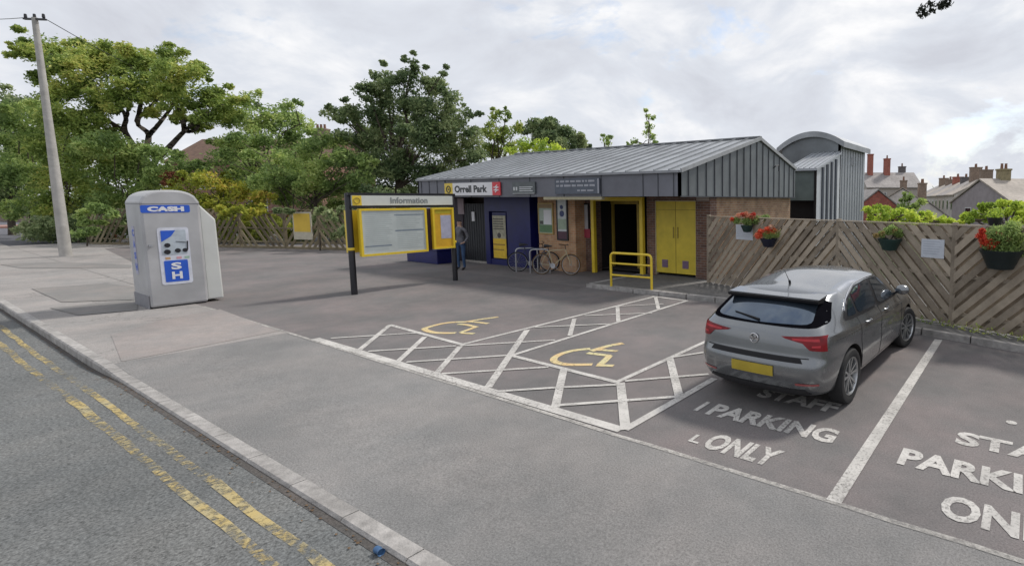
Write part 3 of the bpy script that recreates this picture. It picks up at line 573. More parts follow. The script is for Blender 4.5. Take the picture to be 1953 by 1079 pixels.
t = board('framed_poster', 'grey and red notice in a black frame just left of the yellow doorway', 'poster', p0, p1, -0.005, 1.35, 2.28, mat('notice_grey', (0.42, 0.42, 0.44), 0.5), 0.05, M_black)
patch(t, 'leaflet', mat('leaflet_red', (0.35, 0.05, 0.08), 0.5), p0 - 0.03, p1 + 0.1, -0.055, 1.16, 1.46)
# yellow cash machine poster in the navy recess
p0, p1 = X(938, yk), X(964, yk)
t = thing('ticket_machine', 'narrow yellow and grey poster-fronted machine set into the navy wall', 'machine', ((p0 + p1) / 2, yk, 0.2))
MB().box(p0, p1, yk + 0.05, yk + 0.3, 0.24, 1.98).build('body', M_navy, t)
MB().box(p0 + 0.03, p1 - 0.02, yk + 0.03, yk + 0.049, 0.26, 1.0).build('lower_panel', mat('machine_yellow', (0.75, 0.50, 0.03), 0.45, ns=6, na=0.15), t)
up = MB().box(p0 + 0.03, p1 - 0.02, yk + 0.03, yk + 0.049, 1.0, 1.86).build('upper_panel', mat('machine_grey', (0.38, 0.36, 0.26), 0.45, ns=8, na=0.3), t)
m = MB()
for k in range(5): m.box(p0 + 0.07, p1 - 0.14, yk + 0.022, yk + 0.029, 1.35 + k * 0.09, 1.385 + k * 0.09)
m.lathe([(0, -0.012), (0.1, -0.01), (0.1, 0)], ((p0 + p1) / 2 + 0.0, yk + 0.03, 1.12), 14, 'y'); m.build('marks', mat('machine_marks', (0.07, 0.06, 0.06), 0.5), up)
MB().box(p0 + 0.05, p1 - 0.1, yk + 0.022, yk + 0.029, 0.75, 0.80).box(p0 + 0.05, p1 - 0.15, yk + 0.022, yk + 0.029, 0.56, 0.60).build('marks', mat('machine_brown', (0.35, 0.2, 0.03), 0.5), t)
MB().box(X(899, yk), X(904, yk), yk + 0.05, yk + 0.08, 1.62, 1.98).build('wall_notice', M_wht, None, label='small white notice fixed on the dark shutter', category='notice')
# navy planter to the left of the building
q0, q1 = at(775, 498), at(868, 497)
t = thing('bench_box', 'low navy box seat standing left of the building behind the information board', 'planter', (-12.6, -1.2, 0))
MB().box(q0.x, -11.3, -1.6, -1.0, 0.0, 0.5).build('body', M_navy, t, bevel=0.02)
MB().box(q0.x - 0.03, -11.27, -1.63, -0.97, 0.503, 0.57).build('lid', M_navy, t, bevel=0.01)
# ---- covered footbridge stair tower behind
tw = thing('stair_tower', 'tall pale clad stair tower with curved metal roof behind the station gable', 'tower', (-1.5, 11, -0.5))
tx1 = 0.21; ty0, ty1 = 10.92, 15.0
tx0 = X(1492, ty0, 300)
MB().box(tx1 - 0.1, tx1, ty0, ty1, -4.0, 5.16).build('side_wall', M_zinc2, tw)
m = MB(); y = ty0 + 0.3
while y < ty1: m.box(tx1 + 0.001, tx1 + 0.03, y, y + 0.03, -2, 5.1); y += 0.42
m.build('seam', mat('tower_seam', (0.33, 0.35, 0.37), 0.5), tw)
MB().box(tx1 + 0.001, tx1 + 0.03, 12.5, 12.95, 4.15, 4.55).build('vent', mat('vent_grey', (0.22, 0.23, 0.25), 0.6), tw)
xL = tx0 - 0.25; xR = tx1 + 0.22; n_ = 16
arc = []
for i in range(n_ + 1):
    u = i / n_; arc.append((xL + (xR - xL) * u, 4.98 + 0.62 * (1 - (2 * u - 1) ** 2) + (0.14 * u)))
m = MB(); m.v = []; 
m.extr([(x, ty0 - 0.15, z) for x, z in arc] + [(x, ty0 - 0.15, z - 0.26) for x, z in arc[::-1]], (0, ty1 - ty0 + 0.4, 0)); m.build('curved_roof', M_roof, tw)
front = [(tx0, ty0, -4)] + [(tx1, ty0, -4), (tx1, ty0, 5.2)] + [(x, ty0, z - 0.2) for x, z in arc[::-1] if tx0 < x < tx1] + [(tx0, ty0, 5.0)]
MB().extr(front, (0, 0.1, 0)).build('front_wall', M_zinc, tw)
MB().box(tx0, tx0 + 0.1, ty0 + 0.1, ty1, -4, 5.0).box(tx0 + 0.1, tx1 - 0.1, ty1 - 0.1, ty1, -4, 5.1).build('back_wall', M_zinc, tw)
ly = 7.95; lx0 = X(1500, ly, 330)
MB().extr([(tx1, ly, -4), (tx1, ty0 - 0.002, -4), (tx1, ty0 - 0.002, 4.55), (tx1, ly, 3.72)], (-0.08, 0, 0)).build('stair_side', mat('white_cladding', (0.55, 0.57, 0.60), 0.5, ns=1.5, na=0.08), tw)
m = MB(); y = ly + 0.02
k = 0
while y < ty0 - 0.2: m.extr([(tx1 + 0.001, y, -1), (tx1 + 0.001, y + 0.22, -1), (tx1 + 0.001, y + 0.22, 3.68 + (y - ly) * 0.27), (tx1 + 0.001, y, 3.66 + (y - ly) * 0.27)], (0.05, 0, 0)) if k else None; k = 1; y += 0.56
m.build('recess_strip', mat('dark_strip', (0.05, 0.06, 0.08), 0.6), tw)
MB().extr([(lx0, ly - 0.15, 3.66), (lx0, ty0 - 0.003, 4.56), (lx0, ty0 - 0.003, 4.66), (lx0, ly - 0.15, 3.76)], (tx1 - lx0 + 0.08, 0, 0)).build('stair_roof', mat('pale_roof_sheet', (0.42, 0.44, 0.47), 0.4, metal=0.3, ns=1.2), tw)
m = MB()
for k in range(6): xx = lx0 + 0.1 + k * (tx1 - lx0) / 5.5; m.bar((xx, ly - 0.15, 3.785), (xx, ty0 - 0.01, 4.685), 0.03, 0.04)
m.build('seam', mat('tower_seam2', (0.34, 0.36, 0.38), 0.5), tw)
MB().box(lx0, tx1 - 0.09, ly, ly + 0.06, 2.42, 3.68).build('front_panel', mat('greenish_panel', (0.12, 0.15, 0.145), 0.6, ns=2, na=0.2), tw)
MB().box(lx0, tx1 - 0.09, ly + 0.3, ly + 0.4, -1, 2.42).box(tx1 - 0.085, tx1 + 0.012, ly - 0.06, ly - 0.002, -2, 3.7).build('opening', M_int, tw)
# ---- yellow guard rail in front of the doorway
r0, r1 = at(1166, 546, 0.1), at(1243, 553, 0.1)
t = thing('guard_rail', 'yellow tubular guard rail with three bars at the kerb before the doorway', 'railing', ((r0.x + r1.x) / 2, r0.y, 0.1))
def up_(p, z): return (p.x, p.y, z)
zt = 1.02; rr = 0.10
d_ = (r1 - r0).normalized()
pts = [up_(r0, 0.1), up_(r0, zt - rr)] + [tuple(Vector(up_(r0, zt - rr)) + d_ * (rr - rr * math.cos(a)) + Vector((0, 0, rr * math.sin(a)))) for a in (0.5, 1.0)] + [tuple(Vector(up_(r0, zt)) + d_ * rr), tuple(Vector(up_(r1, zt)) - d_ * rr)] + [tuple(Vector(up_(r1, zt - rr)) - d_ * (rr - rr * math.cos(a)) + Vector((0, 0, rr * math.sin(a)))) for a in (1.0, 0.5)] + [up_(r1, zt - rr), up_(r1, 0.1)]
MB().tube(pts, 0.033, 10).build('hoop', M_ygloss, t, smooth=True)
for z in (0.42, 0.74): MB().tube([up_(r0, z - 0.0), up_(r1, z - 0.0)], 0.027, 10).build('bar', M_ygloss, t, smooth=True)
# ---- Sheffield stands and bicycles
def hoop(x0, x1, y0, y1, label):
    t = thing('cycle_stand', label, 'cycle stand', (x0, y0, 0), group='cycle stands by the orange wall')
    p, q = Vector((x0, y0, 0)), Vector((x1, y1, 0)); d = (q - p).normalized(); r_ = 0.12; h = 0.8
    pts = [p, p + Vector((0, 0, h - r_))] + [p + d * (r_ - r_ * math.cos(a)) + Vector((0, 0, h - r_ + r_ * math.sin(a))) for a in (0.5, 1.0)] + [p + d * r_ + Vector((0, 0, h)), q - d * r_ + Vector((0, 0, h))] + [q - d * (r_ - r_ * math.cos(a)) + Vector((0, 0, h - r_ + r_ * math.sin(a))) for a in (1.0, 0.5)] + [q + Vector((0, 0, h - r_)), q]
    MB().tube(pts, 0.026, 10).build('hoop', M_steel, t, smooth=True)
a, b = at(985, 518), at(1012, 521)
hoop(a.x, a.x + 0.55, a.y, a.y + 0.45, 'galvanised bicycle hoop nearest the navy wall'); hoop(b.x, b.x + 0.55, b.y, b.y + 0.35, 'galvanised bicycle hoop nearer the orange poster wall')
def bicycle(fc, label):
    t = thing('bicycle', label, 'bicycle', (0, 0, 0), world=False); fm = mat('bike_' + fc, {'dark': (0.02, 0.03, 0.07), 'tan': (0.42, 0.36, 0.22)}[fc], 0.35, coat=0.5); ty = mat('tyre_' + fc, {'dark': (0.015, 0.015, 0.015), 'tan': (0.10, 0.06, 0.025)}[fc], 0.9)
    rw, fw, bb = Vector((-0.5, 0, 0.34)), Vector((0.55, 0, 0.34)), Vector((-0.08, 0, 0.29)); stp, hd, hb = Vector((-0.24, 0, 0.78)), Vector((0.36, 0, 0.83)), Vector((0.40, 0, 0.70))
    for c in (rw, fw):
        w = MB().tube([c + Vector((0.33 * math.cos(k * math.pi / 16), 0, 0.33 * math.sin(k * math.pi / 16))) for k in range(32)], 0.019, 8, closed=True).build('wheel', ty, t, smooth=True)
        MB().tube([c + Vector((0.305 * math.cos(k * math.pi / 16), 0, 0.305 * math.sin(k * math.pi / 16))) for k in range(32)], 0.009, 6, closed=True).build('rim', M_steel, w, smooth=True)
        m = MB()
        for k in range(16): a = k * math.pi / 8; m.tube([c + Vector((0, 0.02 * (-1) ** k, 0)), c + Vector((0.30 * math.cos(a), 0, 0.30 * math.sin(a)))], 0.0022, 4)
        m.build('spokes', M_steel, w)
    MB().tube([bb, stp], 0.016).tube([bb, hb], 0.018).tube([stp, hd], 0.016).tube([hd, hb], 0.018).tube([rw, bb], 0.011).tube([rw, stp], 0.010).build('frame', fm, t, smooth=True)
    MB().tube([hb, fw + Vector((-0.03, 0.05, 0.15)), fw + Vector((0, 0.05, 0))], 0.012).tube([hb, fw + Vector((-0.03, -0.05, 0.15)), fw + Vector((0, -0.05, 0))], 0.012).build('fork', fm, t, smooth=True)
    MB().tube([hd, hd + Vector((-0.02, 0, 0.14))], 0.012).tube([hd + Vector((-0.08, 0.29, 0.17)), hd + Vector((0.02, 0.14, 0.15)), hd + Vector((0.02, -0.14, 0.15)), hd + Vector((-0.08, -0.29, 0.17))], 0.012).build('handlebar', M_black, t, smooth=True)
    MB().tube([stp, stp + Vector((-0.03, 0, 0.13))], 0.012).tube([stp + Vector((-0.16, 0, 0.15)), stp + Vector((-0.05, 0, 0.16)), stp + Vector((0.12, 0, 0.15))], [0.06, 0.045, 0.015], 8).build('saddle', M_black, t, smooth=True)
    m = MB().lathe([(0.0, -0.03), (0.09, -0.03), (0.09, -0.025), (0.0, -0.025)], bb, 18, 'y'); m.tube([bb + Vector((0, 0.06, 0)), bb + Vector((0.12, 0.06, -0.12)), bb + Vector((0.12, 0.13, -0.12))], 0.01).tube([bb + Vector((0, -0.06, 0)), bb + Vector((-0.12, -0.06, 0.12)), bb + Vector((-0.12, -0.13, 0.12))], 0.01)
    m.build('crank', M_steel, t)
    return t
b1_ = bicycle('dark', 'dark blue bicycle leaning on the hoop beside the navy wall'); b1_.location = (a.x + 0.42, a.y + 0.36, 0); b1_.rotation_euler = (R(5), 0, R(38))
b2_ = bicycle('tan', 'pale framed bicycle with brown tyres leaning before the orange poster wall'); b2_.location = (b.x + 0.95, b.y + 0.22, 0); b2_.rotation_euler = (R(-4), 0, R(20))

# ================================================================== INFORMATION BOARD
p1, p2 = at(674, 561), at(871, 535)
ax = (p1.x + p2.x) / 2; Y0, Y1 = p1.y, p2.y
t = thing('information_board', 'yellow framed information board with two display cases on two black posts', 'information board', (ax, (Y0 + Y1) / 2, 0))
for yy in (Y0, Y1): MB().lathe([(0.072, 0.0), (0.072, 2.60), (0.06, 2.62), (0, 2.62)], (ax, yy, 0), 18).build('post', M_black, t, smooth=True)
for yy in (Y0, Y1): MB().lathe([(0.076, 1.15), (0.083, 1.16), (0.083, 1.21), (0.076, 1.22)], (ax, yy, 0), 18).build('post_band', M_ygloss, t, smooth=True)
hx = ax + 0.085
hd = MB().box(hx, hx + 0.05, Y0 + 0.03, Y1 - 0.05, 2.30, 2.56).build('header', mat('header_white', (0.58, 0.60, 0.57), 0.5, ns=3, na=0.05), t)
MB().box(hx - 0.02, hx + 0.04, Y0 - 0.05, Y1 + 0.05, 2.565, 2.63).box(hx - 0.03, hx + 0.03, Y0, Y1, 2.235, 2.298).build('header_trim', M_black, t)
MB().box(hx + 0.051, hx + 0.056, Y0 + 0.035, Y0 + 0.25, 2.305, 2.555).build('header_badge', M_ygloss, hd)
MB().tube([(hx + 0.06, Y0 + 0.14 + 0.07 * math.cos(k * math.pi / 10), 2.43 + 0.07 * math.sin(k * math.pi / 10)) for k in range(20)], 0.012, 6, closed=True).build('badge_ring', mat('ring_ochre', (0.35, 0.25, 0.04), 0.5), hd)
textmesh('Information', 0.3, (hx + 0.051, Y0 + 0.95, 2.35), (0, 1, 0), (0, 0, 1), 0.004, 0.008, fit=1.0, fith=0.17).build('lettering', mat('header_grey_text', (0.22, 0.24, 0.24), 0.6), hd)
def case(y0, y1, z0, z1, inner, lab=None):
    c = MB().box(hx + 0.0, hx + 0.11, y0, y1, z0, z1).build('display_case', M_ygloss, t, bevel=0.012)
    f = 0.055
    MB().box(hx + 0.111, hx + 0.116, y0 + f, y1 - f, z0 + f, z1 - f).build('sheet', inner, c)
    MB().box(hx + 0.11, hx + 0.135, y0, y0 + f, z0, z1).box(hx + 0.11, hx + 0.135, y1 - f, y1, z0, z1).box(hx + 0.11, hx + 0.135, y0 + f, y1 - f, z0, z0 + f).box(hx + 0.11, hx + 0.135, y0 + f, y1 - f, z1 - f, z1).build('case_frame', M_ygloss, c)
    return c
ya_, yb_ = Y0 + 0.14, Y0 + 0.14 + 1.72
c1 = case(ya_, yb_, 0.98, 2.22, mat('timetable_sheet', (0.46, 0.50, 0.49), 0.4, ns=2.5, na=0.08))
m = MB(); zz = 2.08; random.seed(5)
for col in range(2):
    z_ = 2.06
    while z_ > 1.12:
        u0 = ya_ + 0.12 + col * 0.78; m.box(hx + 0.1165, hx + 0.1175, u0, u0 + random.uniform(0.5, 0.68), z_, z_ + 0.012); z_ -= 0.052
m.build('printed_lines', mat('print_grey', (0.34, 0.38, 0.38), 0.6), c1)
for b_ in ((ya_ + 0.86, yb_ - 0.1, 1.60, 1.63), (ya_ + 0.1, ya_ + 0.75, 1.22, 1.25), (ya_ + 0.85, yb_ - 0.08, 2.03, 2.05)): MB().box(hx + 0.118, hx + 0.119, *b_).build('printed_rule', mat('print_dark', (0.16, 0.20, 0.25), 0.6), c1)
c2 = case(yb_ + 0.17, Y1 - 0.08, 1.02, 2.22, mat('poster_amber', (0.62, 0.36, 0.03), 0.4, ns=4, na=0.15))
MB().box(hx + 0.117, hx + 0.119, yb_ + 0.40, Y1 - 0.17, 1.32, 2.0).build('printed_sheet', mat('print_lilac', (0.40, 0.40, 0.50), 0.5), c2)
MB().box(hx + 0.117, hx + 0.119, yb_ + 0.25, Y1 - 0.16, 2.05, 2.15).build('printed_rule', mat('print_olive', (0.42, 0.34, 0.02), 0.6), c2)
MB().box(hx - 0.01, hx + 0.03, yb_ + 0.0, yb_ + 0.17, 1.0, 2.2).build('centre_strip', mat('maroon_strip', (0.03, 0.008, 0.012), 0.5), t)
MB().box(ax - 0.22, ax - 0.10, Y0 - 0.02, Y1 - 0.1, 1.08, 2.18).build('rear_case', M_ygloss, t)

# ================================================================== CASH POD
pc = thing('cash_machine_pod', 'free standing grey cash machine pod with rounded top, blue stickers and the word CASH', 'cash machine', (-9.4, -9.1, 0))
cy0, cy1 = -9.58, -8.62; cx0, cx1 = -10.0, -8.78; H_ = 2.66
M_pod = mat('pod_grey', (0.40, 0.40, 0.41), 0.42, ns=2.5, na=0.06, big=0.8)
def podshape(g, z0, z1, rt):
    pr = [(cx0 + g, z0), (cx1 - g, z0)]
    return pr
# plan outline with rounded corners
def rrect(x0, x1, y0, y1, r, n=4):
    o = []
    for cx_, cy_, a0 in ((x1 - r, y0 + r, -90), (x1 - r, y1 - r, 0), (x0 + r, y1 - r, 90), (x0 + r, y0 + r, 180)):
        for k in range(n + 1): a = R(a0 + 90 * k / n); o.append((cx_ + r * math.cos(a), cy_ + r * math.sin(a)))
    return o
m = MB(); rings = []
levels = [(0.0, 0), (2.40, 0)] 
# crowned top: arc across y, edges eased
nY = 14; prof = [(cy0 + (cy1 - cy0) * i / nY) for i in range(nY + 1)]
def topz(y):
    u = (y - (cy0 + cy1) / 2) / ((cy1 - cy0) / 2); return 2.40 + 0.27 * max(0.0, 1 - abs(u) ** 2.6) ** 0.62
outl = [(cy0, 0.0)] + [(y, topz(y)) for y in prof] + [(cy1, 0.0)]
outl = [(cy0, 0.03), (cy0, 2.0), (cy0, 2.38)] + [(y, topz(y)) for y in prof[0:]] + [(cy1, 2.38), (cy1, 2.0), (cy1, 0.03)]
m.extr([(cx0, y, z) for y, z in outl], (cx1 - cx0, 0, 0))
body = m.build('body', M_pod, pc, bevel=0.045, smooth=False)
MB().box(cx0 + 0.05, cx1 - 0.04, cy0 + 0.04, cy1 - 0.04, 0.0, 0.03).build('plinth', M_black, pc)
m = MB().bar((cx1 + 0.0005, cy0, 2.36), (cx1 + 0.0005, cy1, 2.36), 0.008, 0.012).bar((cx0, cy0 - 0.0005, 2.36), (cx1, cy0 - 0.0005, 2.36), 0.008, 0.012); m.build('panel_joint', mat('joint_grey', (0.16, 0.16, 0.18), 0.6), pc)
# protruding white front hood (towards the station)
hy = cy1 + 0.30
MB().extr([(cx1 - 0.10, cy1 + 0.001, 0.06), (cx1 - 0.10, hy, 0.06), (cx1 - 0.10, hy - 0.02, 1.98), (cx1 - 0.10, cy1 + 0.001, 2.36)], (-(cx1 - cx0 - 0.2), 0, 0)).build('hood', mat('hood_pale', (0.58, 0.59, 0.57), 0.42, ns=2, na=0.05), pc, bevel=0.03)
# stickers on the street-side panel (faces +x)
sxp = cx1 + 0.002
def yv(px): return onx(px, 470, cx1).y
def zv(px, py): return onx(px, py, cx1).z
def rr_face(y0, y1, z0, z1, r, x, mt, name, par):
    o = [(x, p[0], p[1]) for p in rrect(y0, y1, z0, z1, r)]
    return MB().extr(o, (0.004, 0, 0)).build(name, mt, par)
s1 = rr_face(yv(275) + 0.0, yv(369), 2.16, 2.33, 0.03, sxp, M_blue, 'cash_label', pc)
textmesh('CASH', 0.2, (sxp + 0.005, yv(288), 2.185), (0, 1, 0), (0, 0, 1), 0.003, 0.014, fit=(yv(358) - yv(288)), fith=0.115).build('lettering', M_wht, s1)
w0, w1 = yv(302), yv(362)
s2 = rr_face(w0, w1, 0.52, 1.82, 0.05, sxp, mat('sticker_white', (0.62, 0.64, 0.72), 0.4), 'sticker', pc)
x5 = sxp + 0.0045
ll = w1 - w0
# upper picture: blue corner, card machine drawing
b_ = rr_face(w0 + 0.05, w1 - 0.05, 1.20, 1.76, 0.02, x5, mat('sticker_grey', (0.42, 0.47, 0.52), 0.4), 'picture', s2)
MB().extr([(x5 + 0.0045, w0 + 0.05, 1.50), (x5 + 0.0045, w0 + 0.05 + 0.16, 1.62), (x5 + 0.0045, w0 + 0.05 + 0.24, 1.755), (x5 + 0.0045, w0 + 0.052, 1.755)], (0.003, 0, 0)).build('picture_corner', M_blue, s2)
m = MB()
for (u, z, r_) in ((0.13, 1.27, 0.055), (0.30, 1.29, 0.05), (0.42, 1.29, 0.045), (0.14, 1.42, 0.05)): m.lathe([(0, 0.0075), (r_, 0.007), (r_, 0.0)], (x5 + 0.0045, w0 + u, z), 12, 'x')
m.bar((x5 + 0.009, w0 + 0.28, 1.50), (x5 + 0.009, w0 + 0.44, 1.47), 0.006, 0.012).bar((x5 + 0.009, w0 + 0.46, 1.3), (x5 + 0.009, w0 + 0.47, 1.5), 0.006, 0.02)
m.build('picture_pattern', M_black, s2)
m = MB()
for k, (u, mt) in enumerate(((0.09, 'o'), (0.27, 'p'), (0.40, 'g'))): MB().box(x5 + 0.0005, x5 + 0.004, w0 + u, w0 + u + 0.08, 1.10, 1.15).build('card_mark', mat('card_' + mt, {'o': (0.5, 0.3, 0.15), 'p': (0.6, 0.3, 0.35), 'g': (0.35, 0.5, 0.4)}[mt], 0.5), s2)
rr_face(w0 + 0.06, w1 - 0.06, 0.58, 1.07, 0.02, x5, M_blue, 'vertical_label', s2)
# vertical CASH wording, lower half of the word shows: S and H turned upright
textmesh('S', 0.2, (x5 + 0.0045, (w0 + w1) / 2 - 0.085, 0.86), (0, 1, 0), (0, 0, 1), 0.003, 0.008, fit=0.17, fith=0.16).build('lettering', M_wht, s2)
textmesh('H', 0.2, (x5 + 0.0045, (w0 + w1) / 2 - 0.085, 0.64), (0, 1, 0), (0, 0, 1), 0.003, 0.008, fit=0.17, fith=0.17).build('lettering', M_wht, s2)
# sticker and lock on the end facing the road (-y)
MB().box(-9.62, -9.42, cy0 - 0.006, cy0 - 0.002, 0.75, 1.85).build('sticker', mat('sticker_lilac', (0.40, 0.40, 0.52), 0.5), pc)
for k, ch in enumerate('CASH'): textmesh(ch, 0.2, (-9.60, cy0 - 0.0065, 1.62 - k * 0.26), (1, 0, 0), (0, 0, 1), 0.002, 0.01, fit=0.16, fith=0.16).build('lettering', M_blue, pc)
MB().lathe([(0, 0.03), (0.03, 0.03), (0.035, 0.0)], (sxp - 0.002, yv(287), 1.43), 14, 'x').build('lock', M_steel, pc)
MB().box(cx0 + 0.02, cx1 - 0.02, cy0 - 0.012, cy0 - 0.002, 0.0, 0.30).build('kick_plate', mat('kick_grey', (0.22, 0.22, 0.24), 0.6), pc)
# ================================================================== FENCES
def clip(poly, u0, u1, v0, v1):
    for ax_, lim, s_ in ((0, u0, 1), (0, u1, -1), (1, v0, 1), (1, v1, -1)):
        out = []
        for i in range(len(poly)):
            a, b = poly[i - 1], poly[i]; ia, ib = (a[ax_] - lim) * s_ >= 0, (b[ax_] - lim) * s_ >= 0
            if ia != ib:
                t = (lim - a[ax_]) / (b[ax_] - a[ax_]); out.append((a[0] + (b[0] - a[0]) * t, a[1] + (b[1] - a[1]) * t))
            if ib: out.append(b)
        poly = out
        if not poly: return []
    return poly
def chevron(par, P, Q, z0, z1, dirn, slope, step, bw, M_, missing=0.0):
    P, Q = Vector((P[0], P[1], 0)), Vector((Q[0], Q[1], 0)); L = (Q - P).length; d = (Q - P).normalized(); nrm = Vector((d.y, -d.x, 0)); H = z1 - z0
    if nrm.dot(Vector((CAM.x, CAM.y, 0)) - P) < 0: nrm = -nrm
    m = MB(); k0 = -H / math.tan(slope) - step
    u = k0
    t_ = math.tan(slope) * dirn; hw = bw / math.sin(slope) / 2
    u = -H / abs(t_) - step
    while u < L + H / abs(t_) + step:
        if random.random() >= missing:
            j = random.uniform(-0.012, 0.012); uu = u + j
            # board centre line passes (uu, 0) with slope t_
            du = H / t_
            poly = [(uu - hw, 0), (uu + hw, 0), (uu + hw + du, H), (uu - hw + du, H)]
            poly = clip(poly, 0.03, L - 0.03, random.uniform(0.0, 0.02), H - random.uniform(0, 0.02))
            if len(poly) > 2:
                o_ = nrm * (0.03 + random.uniform(0, 0.006)); m.extr([P + d * a + Vector((0, 0, z0 + b)) + o_ for a, b in poly], nrm * 0.02)
        u += step
    if bw < 0.14:
        u = -H / abs(t_) - step + step / 2
        while u < L + H / abs(t_) + step:
            du = H / t_; poly = clip([(u - hw * .9, 0), (u + hw * .9, 0), (u + hw * .9 + du, H), (u - hw * .9 + du, H)], 0.03, L - 0.03, 0.01, H - 0.01)
            if len(poly) > 2: m.extr([P + d * a + Vector((0, 0, z0 + b)) - nrm * 0.03 for a, b in poly], -nrm * 0.02)
            u += step
    pn = m.build('slat_panel', M_, par)
    m = MB()
    for f in (0.12, 0.5, 0.9): m.bar(P + Vector((0, 0, z0 + H * f)), Q + Vector((0, 0, z0 + H * f)), 0.05, 0.07)
    m.bar(P + Vector((0, 0, z1 + 0.012)) + nrm * 0.03, Q + Vector((0, 0, z1 + 0.012)) + nrm * 0.03, 0.07, 0.022)
    m.build('rail', M_, pn)
def post(par, P, z0, z1, M_, w=0.10): MB().box(P[0] - w / 2, P[0] + w / 2, P[1] - w / 2, P[1] + w / 2, z0, z1).build('post', M_, par, bevel=0.008)
random.seed(11)
FA, FD = Vector((0.22, -0.42, 0)), Vector((6.86, -2.33, 0))
dF = (FD - FA).normalized()
fz0, fz1 = 0.12, 1.98
fr_ = thing('chevron_fence', 'weathered brown chevron board fence running from the brick corner behind the parked car', 'fence', (3.5, -1.4, 0))
tB = 0.0
for tt in [k / 100 for k in range(101)]:   # post seen near column 1602
    p = lin(FA, FD, tt)
    v = (p - CAM); xx = CX + F * v.dot(EX) / v.dot(EY)
    if xx < 1602: tB = tt
FB = lin(FA, FD, tB); FE = FD + Vector((dF.x, dF.y - 0.06, 0)).normalized() * 3.6; FG = FE + (FE - FD)
chevron(fr_, FA, FB, fz0, fz1, 1, R(47), 0.235, 0.115, M_fence)
chevron(fr_, FB, FD, fz0, fz1, -1, R(47), 0.235, 0.115, M_fence)
chevron(fr_, FD, FE, fz0, fz1, 1, R(45), 0.25, 0.12, M_fence)
chevron(fr_, FE, FG, fz0, fz1, -1, R(45), 0.25, 0.12, M_fence)
for p in (FA, FB, FD, FE): post(fr_, p, 0.0, fz1 + 0.05, M_fence)
# left fence
lf = thing('chevron_fence', 'old open chevron board fence with shrubs growing through it left of the station', 'fence', (-25, -2, 0))
LA = at(130, 474); LP = [at(130, 474), at(300, 471), at(457, 472), at(543, 474), at(608, 476)]
d0 = (LP[3] - LP[2]).normalized(); base = LP[3]
def onl(px):   # point of the fence line seen in column px
    lo, hi = -25.0, 20.0
    for _ in range(50):
        mid = (lo + hi) / 2; v = base + d0 * mid - CAM; v.z = 0; xx = CX + F * v.dot(EX) / v.dot(EY)
        if xx < px: lo = mid
        else: hi = mid
    return base + d0 * lo
cols = [170, 262, 352, 457, 543, 608, 668, 722, 772]
PL = [onl(c) for c in cols]
for i in range(len(PL) - 1): chevron(lf, PL[i], PL[i + 1], 0.1, 1.95, -1 if i % 2 == 1 or i == 0 and False else (1 if i % 2 == 0 else -1), R(52), 0.36, 0.14, M_fence2, 0.10)
for p in PL: post(lf, p, 0.0, 2.0, M_fence2, 0.12)
# low plinth at the foot of the left fence
m = MB(); a, b = PL[0], PL[-1]; m.bar((a.x, a.y, 0.05), (b.x, b.y, 0.05), 0.14, 0.12); m.build('kick_board', M_fence2, lf)
# yellow notice board on posts before the left fence
q = onl(565), onl(600); nf = Vector((d0.y, -d0.x, 0)); nf = nf if nf.dot(CAM - base) > 0 else -nf
t = thing('yellow_notice_board', 'tall yellow notice with a pale foot fixed to the old left fence', 'notice board', q[0])
o_ = nf * 0.12
def zat(p, py):
    v = p - CAM; D = v.dot(EY); r = ray(1380, py); return HC + (ray((CX + F * v.dot(EX) / D), py) * (D / ray((CX + F * v.dot(EX) / D), py).dot(EY))).z
z0, z1 = zat(q[0], 456), zat(q[0], 404)
MB().extr([q[0] + o_ + Vector((0, 0, z0)), q[1] + o_ + Vector((0, 0, z0)), q[1] + o_ + Vector((0, 0, z1)), q[0] + o_ + Vector((0, 0, z1))], nf * 0.04).build('panel', mat('notice_pale', (0.50, 0.46, 0.36), 0.6), t)
u = (q[1] - q[0]).normalized() * 0.07
MB().extr([q[0] + u + o_ + nf * 0.041 + Vector((0, 0, z0 + 0.38)), q[1] - u + o_ + nf * 0.041 + Vector((0, 0, z0 + 0.38)), q[1] - u + o_ + nf * 0.041 + Vector((0, 0, z1 - 0.08)), q[0] + u + o_ + nf * 0.041 + Vector((0, 0, z1 - 0.08))], nf * 0.006).build('sheet', mat('notice_yellow', (0.66, 0.45, 0.05), 0.5, ns=2, na=0.1), t)
MB().box(q[0].x - 0.02, q[0].x + 0.06, q[0].y - 0.12 - 0.05, q[0].y - 0.05, 0, z1).box(q[1].x - 0.06, q[1].x + 0.02, q[1].y - 0.17, q[1].y - 0.1, 0, z1).build('leg', M_black, t) if 0 else None
